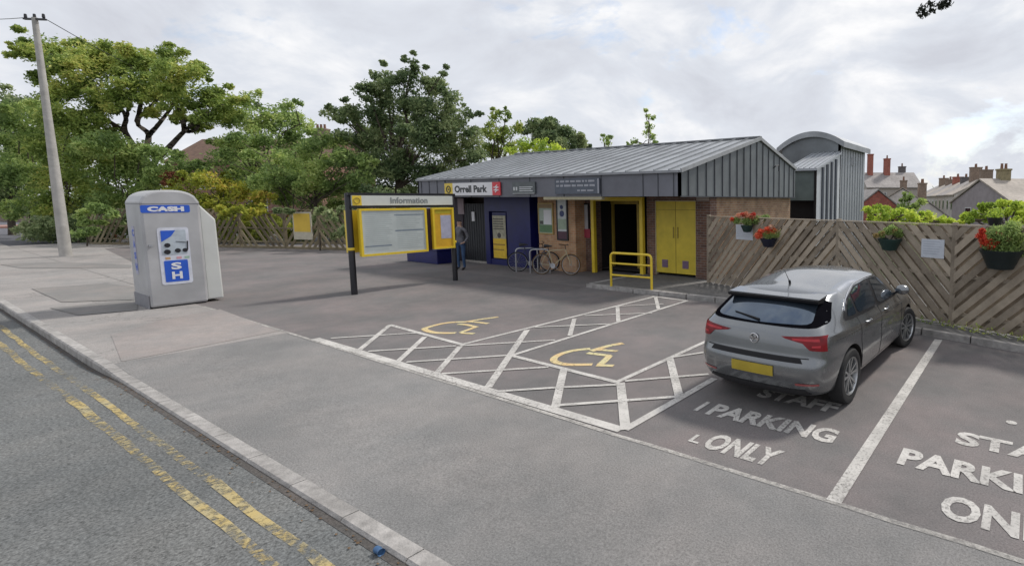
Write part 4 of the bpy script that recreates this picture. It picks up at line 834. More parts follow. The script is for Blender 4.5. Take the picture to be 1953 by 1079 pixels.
# white notices on the near fence
nfr = Vector((dF.y, -dF.x, 0)); nfr = nfr if nfr.dot(CAM - FA) > 0 else -nfr
def fence_pt(px, z, P=None, off=0.08):
    P = P or FA; lo, hi = -1.0, 14.0
    dd = dF if P is FA else (FE - FD).normalized()
    for _ in range(50):
        mid = (lo + hi) / 2; v = P + dd * mid + nfr * off - CAM; xx = CX + F * v.dot(EX) / v.dot(EY)
        if xx < px: lo = mid
        else: hi = mid
    p = P + dd * lo + nfr * off; return Vector((p.x, p.y, z)), dd
def notice(px0, px1, py0, py1, label, P=None):
    a, dd = fence_pt(px0, 0, P, 0.056); b, _ = fence_pt(px1, 0, P, 0.056)
    z0, z1 = zat(a, py1), zat(a, py0)
    t = thing('fence_notice', label, 'notice', (a.x, a.y, z0), group='white notices on the near fence')
    up = Vector((0, 0, 1))
    MB().extr([a + up * z0, b + up * z0, b + up * z1, a + up * z1], nfr * 0.008).build('panel', mat('notice_white', (0.50, 0.53, 0.58), 0.5, ns=6, na=0.06), t, bevel=0.002)
    m = MB(); random.seed(int(px0)); L = (b - a).length
    for k in range(6):
        z = z1 - 0.05 - k * (z1 - z0 - 0.08) / 6; x0 = 0.04; m.extr([a + dd * x0 + up * z + nfr * 0.0085, a + dd * (L * random.uniform(0.6, 0.92)) + up * z + nfr * 0.0085, a + dd * (L * 0.8) + up * (z + 0.008) + nfr * 0.0085, a + dd * x0 + up * (z + 0.008) + nfr * 0.0085], nfr * 0.001)
    m.build('printed_lines', mat('notice_print', (0.30, 0.33, 0.40), 0.6), t)
notice(1404, 1436, 428, 456, 'plain white notice on the fence next to the flowers nearest the station')
notice(1759, 1803, 455, 490, 'white lined notice on the fence right of the dark green pot')

# ================================================================== PLANTS
def leaf_quad(v, f, c, size, n_=None):
    a = random.uniform(0, 2 * math.pi); b = math.acos(random.uniform(-1, 1)); d = Vector((math.sin(b) * math.cos(a), math.sin(b) * math.sin(a), math.cos(b)))
    o = d.orthogonal().normalized(); o.rotate(Matrix.Rotation(random.uniform(0, 6.28), 3, d)); w = d.cross(o); s = size * random.uniform(0.45, 1.4)
    n = len(v); v += [tuple(c - o * s), tuple(c + w * s * 0.45), tuple(c + o * s), tuple(c - w * s * 0.45)]; f.append((n, n + 1, n + 2, n + 3))
def clump(mb, c, r, n, size, squash=0.8, shell=0.55):
    c = Vector(c)
    for _ in range(n):
        a = random.uniform(0, 2 * math.pi); b = math.acos(random.uniform(-1, 1)); k = random.uniform(shell, 1.0) ** 0.8 if random.random() < 0.75 else random.random()
        k *= 1 + random.gauss(0, 0.10)
        leaf_quad(mb.v, mb.f, c + Vector((math.sin(b) * math.cos(a) * r, math.sin(b) * math.sin(a) * r, math.cos(b) * r * squash)) * k, size)
def branch(mb, a, b, r0, r1, wob=0.08, n=6):
    a, b = Vector(a), Vector(b); L = (b - a).length; pts = [a + (b - a) * (i / n) + Vector([random.gauss(0, wob * L * 0.25) if 0 < i < n else 0 for _ in range(3)]) + Vector((0, 0, L * 0.06 * math.sin(math.pi * i / n))) for i in range(n + 1)]
    mb.tube(pts, [r0 + (r1 - r0) * i / n for i in range(n + 1)], 7); return pts
LM = {
 'olive': leafmat('leaf_olive', [(0.022, 0.042, 0.010), (0.050, 0.085, 0.020), (0.095, 0.135, 0.034), (0.150, 0.165, 0.050)]),
 'mid': leafmat('leaf_mid', [(0.022, 0.042, 0.014), (0.050, 0.088, 0.028), (0.095, 0.145, 0.048), (0.16, 0.20, 0.080)]),
 'dark': leafmat('leaf_dark', [(0.010, 0.022, 0.010), (0.028, 0.050, 0.022), (0.060, 0.090, 0.042), (0.12, 0.155, 0.085)]),
 'lime': leafmat('leaf_lime', [(0.03, 0.06, 0.008), (0.07, 0.12, 0.016), (0.14, 0.20, 0.03), (0.22, 0.26, 0.06)]),
 'autumn': leafmat('leaf_autumn', [(0.03, 0.04, 0.01), (0.07, 0.10, 0.015), (0.12, 0.14, 0.02), (0.15, 0.11, 0.03)]),
 'rust': leafmat('leaf_rust', [(0.02, 0.012, 0.008), (0.05, 0.018, 0.012), (0.07, 0.03, 0.018), (0.05, 0.05, 0.015)]),
}
TS = 0.74
def tree(name, label, cat, trunk_px, D, base_py, clumps, leaf, dens=1.0, size=0.17, limbs=True, trunk_r=0.28, group=None, depth=0.5, trunk_top=None, sub=3, gap=0.0, thin=1.0):
    """clumps: (column, row, radius in picture px) seen at distance D; each becomes a ball of foliage with its own depth"""
    if 39 < D < 57: D *= TS; size *= TS * 0.86; trunk_r *= TS
    k = D / F; b0 = far(trunk_px, base_py, D); t = thing(name, label, cat, (b0.x, b0.y, 0), group=group)
    cr_ = MB(); tr_ = MB(); tops = []
    for (px, py, r) in clumps:
        rm = r * k; dd = random.gauss(0, depth) * rm * 1.4 + random.uniform(-0.5, 0.8); c = far(px, py, D + dd)
        tops.append((c, rm)); n = int(dens * 1500 * max(0.10, rm * rm) * 0.9)
        for _ in range(sub + int(rm)):
            o = Vector([random.gauss(0, 0.48) for _ in range(3)]) * rm; o.z *= 0.8
            clump(cr_, c + o, rm * random.uniform(0.28, 0.6), int(n / (sub + int(rm)) * 0.8), size, shell=0.4)
        clump(cr_, c, rm * 0.95, int(n * 0.4), size)
    cr_.build('crown', LM[leaf], t, fix=False)
    tt = trunk_top or (trunk_px, min(c[1] for c in clumps) * 0.4 + base_py * 0.6); tp = far(tt[0], tt[1], D)
    branch(tr_, (b0.x, b0.y, -0.4), tp, trunk_r, trunk_r * 0.65, 0.05)
    if limbs:
        for c, rm in tops:
            if random.random() < 0.85: branch(tr_, lin(Vector((b0.x, b0.y, 0)), tp, random.uniform(0.7, 1.0)), lin(tp, c, 0.92), trunk_r * 0.38 * thin, 0.025, 0.10)
    tr_.build('trunk', M_bark, t, smooth=True)
    return t
random.seed(21)
# 1 spreading tree with open umbrella crown
sp = [(95, 95, 34), (60, 100, 22), (130, 125, 36), (175, 105, 34), (215, 130, 38), (255, 120, 30), (300, 125, 34), (325, 105, 22), (345, 145, 34), (378, 135, 22), (405, 185, 32), (430, 205, 26), (165, 165, 36), (120, 175, 26), (215, 180, 34), (265, 165, 38), (310, 180, 34), (350, 195, 30), (395, 225, 22), (185, 205, 26), (75, 150, 18), (45, 85, 12), (240, 95, 16), (150, 85, 16), (290, 215, 14), (340, 225, 13), (375, 245, 10)]
T = thing('spreading_tree', 'tall spreading tree with flat olive crown and bare curved limbs above the hedge', 'tree', far(285, 470, 34).to_tuple()[:2] + (0,))
cr_ = MB(); tr_ = MB(); k = 34 / F
for (px, py, r) in sp:
    rm = r * k; c = far(px, py, 34 + random.gauss(0, 1.1) * rm)
    for _ in range(7):
        o = Vector((random.gauss(0, 0.5), random.gauss(0, 0.5), random.gauss(0, 0.42))) * rm; clump(cr_, c + o, rm * random.uniform(0.22, 0.5), int(300 * rm), 0.10, squash=0.7, shell=0.1)
    clump(cr_, c, rm, int(1100 * rm), 0.10, squash=0.85, shell=0.0)
cr_.build('crown', LM['olive'], T, fix=False)
tb = far(285, 470, 34); fork = far(270, 300, 34)
branch(tr_, (tb.x, tb.y, -0.3), fork, 0.31, 0.25, 0.03)
for L_ in ([(270, 300), (238, 250), (240, 222), (215, 190), (160, 150)], [(270, 300), (284, 258), (262, 232), (300, 190), (330, 150)], [(284, 258), (300, 240), (330, 200), (355, 150)], [(285, 320), (325, 278), (352, 250), (385, 225), (425, 200)], [(352, 250), (345, 215), (330, 190)], [(240, 222), (250, 190), (250, 130)], [(215, 190), (150, 165), (90, 110)], [(262, 232), (270, 190), (280, 140)], [(238, 250), (200, 225), (170, 190)], [(352, 250), (372, 248), (395, 215)]):
    w = 0.18 * (L_[0][1] / 300)
    tr_.tube([far(p[0], p[1], 34 + 0.6 * math.sin(i * 2.1 + L_[0][0])) for i, p in enumerate([tuple(v.xy) for v in curve_pts([(p[0], p[1], 0) for p in L_], 4)])], [max(0.03, w * (1 - i / (4 * len(L_)))) for i in range(4 * (len(L_) - 1) + 1)], 7)
tr_.build('trunk', M_bark, T, smooth=True)
# 2 dark tree at the picture's left edge
tree('dark_tree', 'dark bluish green tree at the left edge behind the leaning pole', 'tree', 25, 50, 470, [(15, 200, 30), (60, 210, 34), (-15, 235, 34), (30, 260, 38), (85, 265, 32), (10, 310, 40), (70, 320, 38), (-20, 350, 36), (40, 375, 38), (85, 190, 20), (100, 235, 20), (5, 170, 14)], 'dark', 1.0, 0.16)
# 3 big mixed hedge mass, several shrubs
hedges = [
 ('hedge_shrub', 'broad green shrub rising behind the pole and beside the spreading tree', 130, 43.5, [(120, 220, 30), (150, 255, 40), (110, 290, 40), (165, 310, 46), (120, 345, 44), (80, 380, 34), (175, 370, 40), (130, 400, 36), (95, 240, 26)], 'olive'),
 ('hedge_shrub', 'tall mid green shrub directly behind the cash pod', 250, 43, [(200, 275, 38), (235, 300, 36), (270, 290, 30), (305, 300, 28), (215, 340, 40), (265, 335, 36), (315, 335, 30), (230, 385, 40), (290, 375, 36), (340, 300, 16)], 'mid'),
 ('hedge_shrub', 'yellowing shrub with orange tips leaning over the old fence', 430, 42.5, [(350, 350, 24), (390, 345, 26), (425, 355, 28), (465, 365, 28), (500, 378, 22), (400, 385, 24), (440, 392, 22), (370, 380, 22), (480, 395, 16)], 'autumn'),
 ('hedge_shrub', 'dark ivy mass at the left end of the old fence', 80, 42.5, [(75, 400, 22), (100, 425, 26), (140, 415, 26), (70, 440, 20), (120, 450, 20), (165, 440, 20), (95, 455, 16), (180, 400, 22), (200, 430, 16)], 'dark'),
 ('hedge_shrub', 'dark green shrub between the fence and the brown roofed house', 560, 43.5, [(520, 330, 24), (560, 345, 28), (600, 355, 28), (640, 365, 30), (545, 380, 24), (590, 388, 24), (640, 392, 22), (500, 350, 20), (670, 350, 26)], 'mid'),
 ('hedge_shrub', 'low dark bush behind the fence next to the station end', 730, 42, [(690, 385, 26), (730, 375, 28), (770, 385, 24), (700, 415, 24), (750, 420, 26), (790, 410, 20), (660, 420, 20)], 'dark')]
for nm, lb, tx, D, cl, lf_ in hedges: tree(nm, lb, 'shrub', tx, D, 470, cl, lf_, 1.25, 0.15, limbs=True, trunk_r=0.1)
tree('rust_shrub', 'reddish brown leaved shrub patch showing above the cash pod', 'shrub', 330, 42.2, 470, [(305, 332, 15), (325, 338, 15), (345, 340, 13), (290, 330, 10)], 'rust', 1.5, 0.13, trunk_r=0.06)
tree('rust_shrub', 'reddish creeper covering the fence near the yellow notice', 'shrub', 640, 41.0, 470, [(520, 408, 9), (545, 410, 10), (610, 412, 12), (640, 420, 16), (655, 445, 14), (625, 440, 10), (535, 425, 10)], 'rust', 1.6, 0.12, trunk_r=0.05)
tree('rust_shrub', 'reddish undergrowth at the foot of the left fence near the pole', 'shrub', 190, 41.5, 470, [(190, 435, 13), (215, 425, 12), (165, 450, 12), (225, 450, 9)], 'rust', 1.3, 0.12, trunk_r=0.05)
for i_, (a_, b_, lf_, lb_) in enumerate(((60, 240, 'dark', 'dark undergrowth packed behind the leaning pole and the fence end'), (250, 430, 'mid', 'green undergrowth behind the fence beside the cash pod'), (430, 560, 'autumn', 'yellowish undergrowth showing through the fence left of the yellow notice'), (560, 800, 'dark', 'dark undergrowth behind the fence and the information board'))):
    tree('undergrowth', lb_, 'shrub', (a_ + b_) / 2, 39.9, 472, [(x_, 455 - random.uniform(0, 10) - (x_ % 3) * 12, 20) for x_ in range(a_, b_, 16)] + [(x_ + 8, 425, 18) for x_ in range(a_, b_, 22)], lf_, 0.9, 0.14, limbs=False, trunk_r=0.08, depth=0.3)
tree('hedge_shrub', 'tall leafy shrub hiding most of the brown roofed house', 'shrub', 600, 44, 470, [(420, 300, 24), (395, 320, 22), (450, 330, 26), (500, 350, 26), (620, 320, 28), (655, 300, 22), (600, 340, 26), (650, 345, 26), (690, 340, 24), (545, 345, 28), (480, 300, 22), (640, 270, 24), (670, 300, 22), (615, 260, 20), (590, 285, 26), (455, 265, 20), (700, 310, 20)], 'mid', 1.0, 0.16, trunk_r=0.1)
tree('hedge_shrub', 'green tree crown filling the space behind the pole at the left', 'tree', 60, 46, 470, [(20, 220, 34), (55, 250, 34), (20, 280, 36), (60, 300, 36), (95, 330, 34), (40, 345, 36), (110, 260, 28), (0, 330, 34), (75, 215, 22), (60, 395, 30), (20, 400, 28)], 'mid', 1.0, 0.16, trunk_r=0.12)
tree('hedge_shrub', 'bushy olive shrub filling the gap left of the spreading tree stem', 'shrub', 215, 44.5, 470, [(185, 270, 30), (160, 230, 26), (210, 250, 22), (150, 290, 30), (225, 300, 26), (255, 285, 18)], 'olive', 1.1, 0.16, trunk_r=0.1)
for cl_2, lf_, lb_, D_ in (([(165, 405, 12), (180, 395, 12), (200, 400, 12), (215, 410, 10), (160, 425, 12), (178, 440, 11), (150, 445, 12), (195, 425, 8)], 'mid', 'leafy shrub spilling over the left end of the old fence', 27.3),
    ([(350, 398, 12), (420, 398, 10), (440, 405, 11), (460, 400, 11), (480, 405, 12), (500, 402, 10), (470, 415, 8), (425, 412, 8)], 'autumn', 'olive shrub hanging over the fence right of the cash pod', 25.6),
    ([(610, 402, 12), (630, 410, 13), (648, 420, 14), (655, 440, 13), (625, 425, 9), (640, 450, 10), (660, 400, 14), (530, 402, 8), (550, 404, 8)], 'dark', 'dark shrub growing over the fence between the yellow notice and the information board', 24.9)):
    tree('hedge_shrub', lb_, 'shrub', cl_2[0][0], D_, 472, cl_2, lf_, 2.2, 0.085, limbs=False, trunk_r=0.04, depth=0.15)
# 4 feathery tree in the middle left
tree('feathery_tree', 'loose mid green tree between the spreading tree and the dense dark tree', 'tree', 500, 49, 470, [(470, 190, 20), (455, 225, 30), (490, 225, 30), (525, 215, 24), (550, 200, 16), (545, 240, 32), (580, 240, 22), (500, 265, 34), (450, 275, 28), (560, 280, 34), (600, 275, 22), (430, 300, 18), (530, 310, 32), (590, 310, 28), (625, 305, 20), (480, 320, 26), (490, 180, 10), (570, 195, 9), (410, 270, 12)], 'mid', 0.95, 0.16)
# 5 dense dark upright tree
tree('dense_tree', 'tall dense dark green tree with upright shoots left of the station roof', 'tree', 760, 47, 470, [(785, 150, 26), (740, 150, 20), (700, 175, 24), (830, 165, 26), (860, 185, 20), (770, 190, 38), (715, 215, 36), (820, 210, 38), (865, 225, 30), (665, 220, 22), (640, 220, 16), (890, 215, 12), (900, 260, 26), (760, 250, 44), (700, 265, 40), (820, 265, 44), (870, 280, 34), (650, 260, 18), (740, 310, 44), (800, 320, 42), (860, 320, 32), (690, 320, 34), (910, 300, 22), (760, 360, 34), (710, 365, 28), (820, 355, 30), (785, 118, 9), (789, 102, 5), (732, 122, 7), (771, 112, 5), (713, 145, 8), (812, 128, 6), (845, 140, 8), (850, 128, 5), (625, 205, 7), (660, 190, 7), (912, 218, 7)], 'dark', 1.25, 0.17, sub=4)
# 6 trees beyond the roof
tree('far_tree', 'pale loose tree just right of the dense tree beyond the roof', 'tree', 950, 55, 400, [(945, 225, 14), (965, 215, 10), (935, 250, 18), (960, 255, 20), (985, 245, 14), (950, 285, 22), (985, 280, 20), (925, 280, 14), (940, 208, 6)], 'olive', 0.8, 0.18, group='trees beyond the station roof')
tree('far_tree', 'dark rounded tree rising beyond the middle of the roof', 'tree', 1050, 62, 400, [(1020, 240, 18), (1050, 240, 20), (1080, 255, 20), (1035, 262, 22), (1105, 272, 16), (1070, 280, 22), (1120, 285, 10), (1000, 250, 10)], 'dark', 1.0, 0.2, group='trees beyond the station roof')
tree('far_tree', 'yellow green bush top touching the roof ridge', 'tree', 1020, 52, 400, [(1000, 272, 16), (1030, 275, 16), (1055, 280, 14), (1010, 290, 16), (1045, 292, 16), (980, 290, 14), (1075, 290, 10)], 'lime', 0.9, 0.15, group='trees beyond the station roof')
tree('far_tree', 'thin sapling top with few leaves above the ridge', 'tree', 1160, 50, 400, [(1152, 268, 9), (1160, 275, 9), (1150, 258, 4), (1165, 262, 5), (1155, 285, 10)], 'mid', 0.8, 0.14, trunk_r=0.06, group='trees beyond the station roof')
tree('far_tree', 'slender tree top rising highest above the ridge before the tower', 'tree', 1235, 45, 400, [(1238, 222, 8), (1240, 240, 10), (1234, 255, 10), (1245, 262, 10), (1210, 270, 8), (1222, 278, 8), (1250, 272, 6), (1232, 212, 4), (1200, 277, 6)], 'mid', 1.0, 0.13, trunk_r=0.06, group='trees beyond the station roof', trunk_top=(1238, 262))
# climbers behind the near fence
tree('climber', 'bright green climber over the fence right of the stair tower', 'plant', 1700, 13.8, 440, [(1665, 405, 11), (1685, 412, 13), (1705, 408, 12), (1725, 415, 13), (1745, 418, 12), (1765, 420, 11), (1785, 424, 9), (1670, 425, 12), (1700, 428, 12), (1740, 432, 10), (1810, 422, 9), (1655, 400, 10), (1675, 396, 11), (1710, 406, 13), (1735, 408, 12), (1755, 414, 12), (1775, 414, 11), (1798, 420, 10), (1822, 426, 8), (1665, 418, 13), (1690, 398, 9), (1720, 402, 9), (1760, 408, 8), (1690, 430, 12), (1720, 430, 12), (1765, 430, 10)], 'lime', 2.6, 0.045, trunk_r=0.02, group='climbers behind the near fence')
tree('climber', 'bright green climber above the rightmost flower basket', 'plant', 1920, 11.3, 440, [(1880, 402, 10), (1900, 400, 12), (1925, 405, 12), (1948, 408, 12), (1885, 418, 10), (1935, 425, 12), (1960, 420, 12), (1975, 405, 12), (1865, 412, 9), (1850, 420, 8), (1835, 424, 7), (1900, 412, 13), (1840, 414, 10), (1858, 408, 11), (1875, 394, 10), (1910, 388, 11), (1940, 392, 12), (1955, 395, 12), (1925, 390, 9), (1890, 392, 8)], 'lime', 3.4, 0.04, trunk_r=0.02, group='climbers behind the near fence')
tree('climber', 'thin grey green shrub between the tower and the terrace', 'plant', 1730, 30, 440, [(1735, 375, 10), (1725, 390, 12), (1745, 395, 12), (1760, 385, 9), (1715, 400, 12), (1740, 410, 12)], 'mid', 1.5, 0.10, trunk_r=0.04)
# overhanging twig from a tree out of view at the upper right
t = thing('overhanging_tree', 'dark leafy twig of an overhanging tree hanging in at the upper right', 'tree', (0, 0, 0))
o1, o2 = far(1840, -60, 7.0), far(1752, 22, 7.0)
m = MB(); branch(m, far(2500, -500, 9.5), o1, 0.10, 0.03, 0.02); branch(m, o1, o2, 0.012, 0.003, 0.05); branch(m, lin(o1, o2, .4), far(1815, 6, 7.0), 0.006, 0.002); 
g0 = far(2500, -500, 9.5); branch(m, (g0.x, g0.y, -0.3), g0, 0.24, 0.12, 0.02); m.build('branch', M_bark, t)
m = MB(); 
for (px, py, n, r) in ((1760, 18, 60, 0.07), (1775, 10, 50, 0.07), (1752, 24, 14, 0.04), (1800, 5, 60, 0.08), (1790, 10, 30, 0.06), (1812, 2, 24, 0.05), (1820, -18, 60, 0.1), (1850, -40, 80, 0.14), (1785, -12, 60, 0.09), (1765, 26, 50, 0.06), (1778, 20, 50, 0.06), (1795, 14, 60, 0.07), (1756, 32, 24, 0.04), (1808, 8, 50, 0.07)): clump(m, far(px, py, 7.0), r, n, 0.026, shell=0.1)
m.build('leaves', mat('twig_leaves', (0.02, 0.026, 0.016), 0.7, ns=30, na=0.3), t, fix=False)
# weeds at the foot of the near fence
m = MB(); random.seed(4)
for i in range(900):
    tt = random.random(); p = lin(FB, FE, tt) + nfr * random.uniform(0.02, 0.2); 
    if random.random() < 0.6: leaf_quad(m.v, m.f, Vector((p.x, p.y, 0.11 + abs(random.gauss(0, 0.05)))), 0.03)
m.build('weeds', LM['olive'], None, fix=False, kind='stuff', label='low green weeds growing along the foot of the near fence', category='weeds')
# ---- baskets and pots
def flower_mat(n, cs): return leafmat(n, cs, 0.2)
FR = flower_mat('petals_red', [(0.35, 0.02, 0.02), (0.60, 0.05, 0.03), (0.75, 0.15, 0.06), (0.80, 0.30, 0.15)])
FP = flower_mat('petals_pink', [(0.45, 0.12, 0.05), (0.65, 0.25, 0.15), (0.70, 0.5, 0.35), (0.75, 0.65, 0.5)])
def basket(px, py, rpx, label, leaf, fl, potpy, potr, pot=True, P=None, flowers=(), grp='flower baskets on the near fence', potc=(0.012, 0.035, 0.03)):
    c, dd = fence_pt(px, 1.0, P, 0.22); D = (c - CAM).dot(EY); k = D / F
    zc0 = zat(c, py); zp = zat(c, potpy); t = thing('flower_basket', label, 'flower basket', (c.x, c.y, zp), group=grp)
    if pot:
        r = potr * k; MB().lathe([(0, -r * 0.95), (r * 0.6, -r * 0.85), (r * 0.88, -r * 0.2), (r, 0.0), (r * 1.04, 0.03), (r * 0.92, 0.03), (r * 0.9, -0.02), (0, -0.02)], (c.x, c.y, zp), 20).build('pot', mat('pot_' + str(px), potc, 0.5), t, smooth=True)
        MB().tube([c * 1 + Vector((0, 0, zp - c.z + 0.0)), Vector((c.x, c.y, 0)) - nfr * 0.2 + Vector((0, 0, zp + 0.1))], 0.01).build('bracket', M_black, t)
    m = MB()
    for (dx, dy, r) in leaf: 
        q = c + EX * (dx * k); q.z = zc0 - dy * k; clump(m, q, r * k, int(1500 * (r * k) / 0.2), 0.022, shell=0.1)
    m.build('foliage', LM['mid'], t, fix=False)
    for mt, fs in flowers:
        m = MB()
        for (dx, dy, r) in fs:
            q = c + EX * (dx * k) + nfr * 0.05; q.z = zc0 - dy * k; clump(m, q, r * k, int(420 * (r * k) / 0.1), 0.020, shell=0.3)
        m.build('flowers', mt, t, fix=False)
    return t
basket(1425, 418, 20, 'basket with pink and white flowers behind the notice nearest the station', [(-20, 2, 9), (0, 4, 11), (18, 2, 11), (35, -2, 9)], None, 432, 12, flowers=((FP, [(-14, -6, 7), (0, -8, 8), (12, -4, 7), (22, 0, 5)]), (FR, [(-6, -9, 5), (14, -9, 5), (-26, 0, 5)])))
basket(1466, 445, 20, 'basket of deep red flowers in a dark pot right of the first notice', [(0, 2, 12), (12, 0, 12)], None, 457, 16, flowers=((FR, [(-16, 4, 9), (2, -6, 10), (12, -4, 8), (-12, -4, 6)]), (FP, [(8, -12, 6), (18, -4, 5)])), potc=(0.01, 0.012, 0.03))
basket(1698, 447, 20, 'dark green pot of yellowing leaves hanging mid fence', [(-16, 0, 8), (-4, -6, 10), (12, -6, 10), (18, 0, 8), (2, -12, 8)], None, 458, 22, flowers=((flower_mat('dry_leaves', [(0.25, 0.15, 0.08), (0.40, 0.30, 0.12), (0.45, 0.42, 0.15)]), [(-24, 2, 6), (-12, -2, 6), (10, -8, 6)]),))
basket(1912, 462, 40, 'large basket at the right edge with red flowers trailing left', [(-12, -14, 24), (15, -16, 26), (38, -8, 24), (5, 12, 22), (30, 14, 22), (-24, 4, 14), (20, -28, 18)], None, 480, 38, P=FD, flowers=((FR, [(-38, -12, 10), (-28, 0, 12), (-18, 6, 10), (-36, -22, 7), (-8, 0, 6)]), (FP, [(-5, -16, 8), (14, -6, 6), (25, -18, 7)])), potc=(0.012, 0.02, 0.02))
c, _ = fence_pt(1897, 1, FD, -0.02); z_ = 2.01; t = thing('plant_trough', 'small black trough standing on top of the fence', 'plant pot', (c.x, c.y, z_))
MB().lathe([(0, 0), (0.10, 0), (0.13, 0.13), (0.115, 0.13), (0.11, 0.10), (0, 0.10)], (c.x, c.y, z_), 16).build('pot', M_black, t, smooth=True)
m = MB(); clump(m, (c.x, c.y, z_ + 0.2), 0.16, 300, 0.025, shell=0.1); m.build('foliage', LM['lime'], t, fix=False)

# ================================================================== CAR
def smoothstep(t): return t * t * (3 - 2 * t)
def interp(kn, x):
    if x <= kn[0][0]: return kn[0][1]
    for (a, va), (b, vb) in zip(kn[:-1], kn[1:]):
        if x <= b: return va + (vb - va) * (x - a) / (b - a)
    return kn[-1][1]
def car(loc, rz, sc):
    t = thing('parked_car', 'grey hatchback parked nose in to the fence with yellow rear plate and red tail lights', 'car', loc, rz, world=False); t.scale = sc
    paint = bpy.data.materials.new('car_paint'); paint.use_nodes = True; p = paint.node_tree.nodes['Principled BSDF']
    p.inputs['Base Color'].default_value = (0.20, 0.21, 0.22, 1); p.inputs['Metallic'].default_value = 0.8; p.inputs['Roughness'].default_value = 0.33; p.inputs['Coat Weight'].default_value = 0.9; p.inputs['Coat Roughness'].default_value = 0.04
    c = paint.node_tree.nodes.new('ShaderNodeTexCoord'); n = paint.node_tree.nodes.new('ShaderNodeTexNoise'); n.inputs['Scale'].default_value = 3; n.inputs['Detail'].default_value = 6; paint.node_tree.links.new(c.outputs['Object'], n.inputs[0])
    q = paint.node_tree.nodes.new('ShaderNodeMapRange'); q.inputs['To Min'].default_value = 0.18; q.inputs['To Max'].default_value = 0.34; paint.node_tree.links.new(n.outputs[0], q.inputs[0]); paint.node_tree.links.new(q.outputs[0], p.inputs['Roughness'])
    # rings of the body shell: (rear x, front x, half width, z knots, rear half-width factor, front factor, rear depth of the corner)
    def ring(xr, xf, w, zk, wr=0.86, wf=0.80, cr=0.10, cf=0.25, y0=False):
        fr = [(0.0, 0.0), (0.0, 0.42), (0.35, 0.80), (1.0, 1.0)]
        L = xf - xr; P = []
        # rear: centre, mid, corner
        P += [(xr, 0), (xr + cr * 0.12, w * wr * 0.5), (xr + cr * 0.55, w * wr * 0.88), (xr + cr * 1.7, w * (wr + 1) / 2 + 0.01)]
        for s_ in (0.14, 0.20, 0.30, 0.42, 0.55, 0.67, 0.78, 0.86): 
            ww = w * (1 - 0.035 * max(0, (0.25 - s_) / 0.25) - (1 - wf) * 0.35 * max(0, (s_ - 0.62) / 0.38) ** 1.5); P.append((xr + L * s_, ww))
        P += [(xf - cf * 1.15, w * (wf + 1) / 2 - 0.01), (xf - cf * 0.45, w * wf * 0.86), (xf - cf * 0.08, w * wf * 0.45), (xf, 0)]
        if y0: P = [(x, 0.0) for x, y in P]
        return [(x, y, interp(zk, x)) for x, y in P]
    rings = [
        ring(0.22, 4.15, 0.74, [(0, 0.21), (4.4, 0.20)], cr=0.16),
        ring(0.09, 4.28, 0.86, [(0, 0.27), (0.6, 0.24), (4.4, 0.23)]),
        ring(0.02, 4.35, 0.885, [(0, 0.42), (4.4, 0.40)]),
        ring(0.0, 4.36, 0.905, [(0, 0.60), (1, 0.58), (4.4, 0.54)]),
        ring(0.045, 4.33, 0.895, [(0, 0.70), (2, 0.70), (4.4, 0.64)]),
        ring(0.065, 4.27, 0.905, [(0, 0.87), (0.8, 0.845), (3.4, 0.77), (4.4, 0.68)], wf=0.78),
        ring(0.085, 4.10, 0.885, [(0, 0.955), (0.8, 0.92), (3.4, 0.85), (4.4, 0.74)], wf=0.76),
        ring(0.15, 3.55, 0.835, [(0, 1.03), (0.6, 1.01), (2.4, 0.94), (3.6, 0.93)], wf=0.82, cf=0.30, wr=0.84),
        ring(0.36, 3.05, 0.765, [(0, 1.17), (1.5, 1.155), (3.4, 1.16)], wf=0.84, cf=0.28, wr=0.84),
        ring(0.60, 2.62, 0.655, [(0, 1.275), (0.9, 1.315), (1.5, 1.365), (2.2, 1.375), (3.4, 1.34)], wf=0.88, cf=0.22, wr=0.88, cr=0.08),
        ring(0.66, 2.50, 0.52, [(0, 1.305), (0.9, 1.345), (1.7, 1.43), (3.4, 1.385)], wf=0.88, cf=0.2, wr=0.88, cr=0.08),
        ring(0.75, 2.38, 0.25, [(0, 1.325), (0.9, 1.36), (1.8, 1.455), (3.4, 1.415)], wf=0.88, cf=0.15, cr=0.06),
        ring(0.85, 2.30, 0.0, [(0, 1.335), (0.9, 1.37), (1.8, 1.46), (3.4, 1.42)], y0=True)]
    n = len(rings[0]); V = [v for r in rings for v in r]; Fc = []
    for i in range(len(rings) - 1):
        for j in range(n - 1): Fc.append((i * n + j, i * n + j + 1, (i + 1) * n + j + 1, (i + 1) * n + j))
    # floor strip to close the shell
    base = len(V); V += [(x, 0, 0.20) for x, y, z in rings[0]]
    for j in range(n - 1): Fc.append((base + j, base + j + 1, j + 1, j))
    bm = bmesh.new(); vs = [bm.verts.new(v) for v in V]
    for f_ in Fc:
        try: bm.faces.new([vs[k] for k in f_])
        except ValueError: pass
    g = bmesh.ops.duplicate(bm, geom=bm.verts[:] + bm.edges[:] + bm.faces[:]); 
    for v in [e for e in g['geom'] if isinstance(e, bmesh.types.BMVert)]: v.co.y = -v.co.y
    bmesh.ops.remove_doubles(bm, verts=bm.verts, dist=1e-4); bmesh.ops.dissolve_degenerate(bm, edges=bm.edges, dist=1e-5); bmesh.ops.recalc_face_normals(bm, faces=bm.faces)
    # crease lines: shoulder and rear lip
    cl_ = bm.edges.layers.float.get('crease_edge') or bm.edges.layers.float.new('crease_edge')
    key = {}
    for ri, cv in ((6, 0.75), (4, 0.35), (9, 0.45), (7, 0.3)):
        for j in range(n - 1):
            for s_ in (1, -1):
                a, b = rings[ri][j], rings[ri][j + 1]; key[(round(a[0], 3), round(a[1] * s_, 3), round(a[2], 3), round(b[0], 3), round(b[1] * s_, 3), round(b[2], 3))] = cv
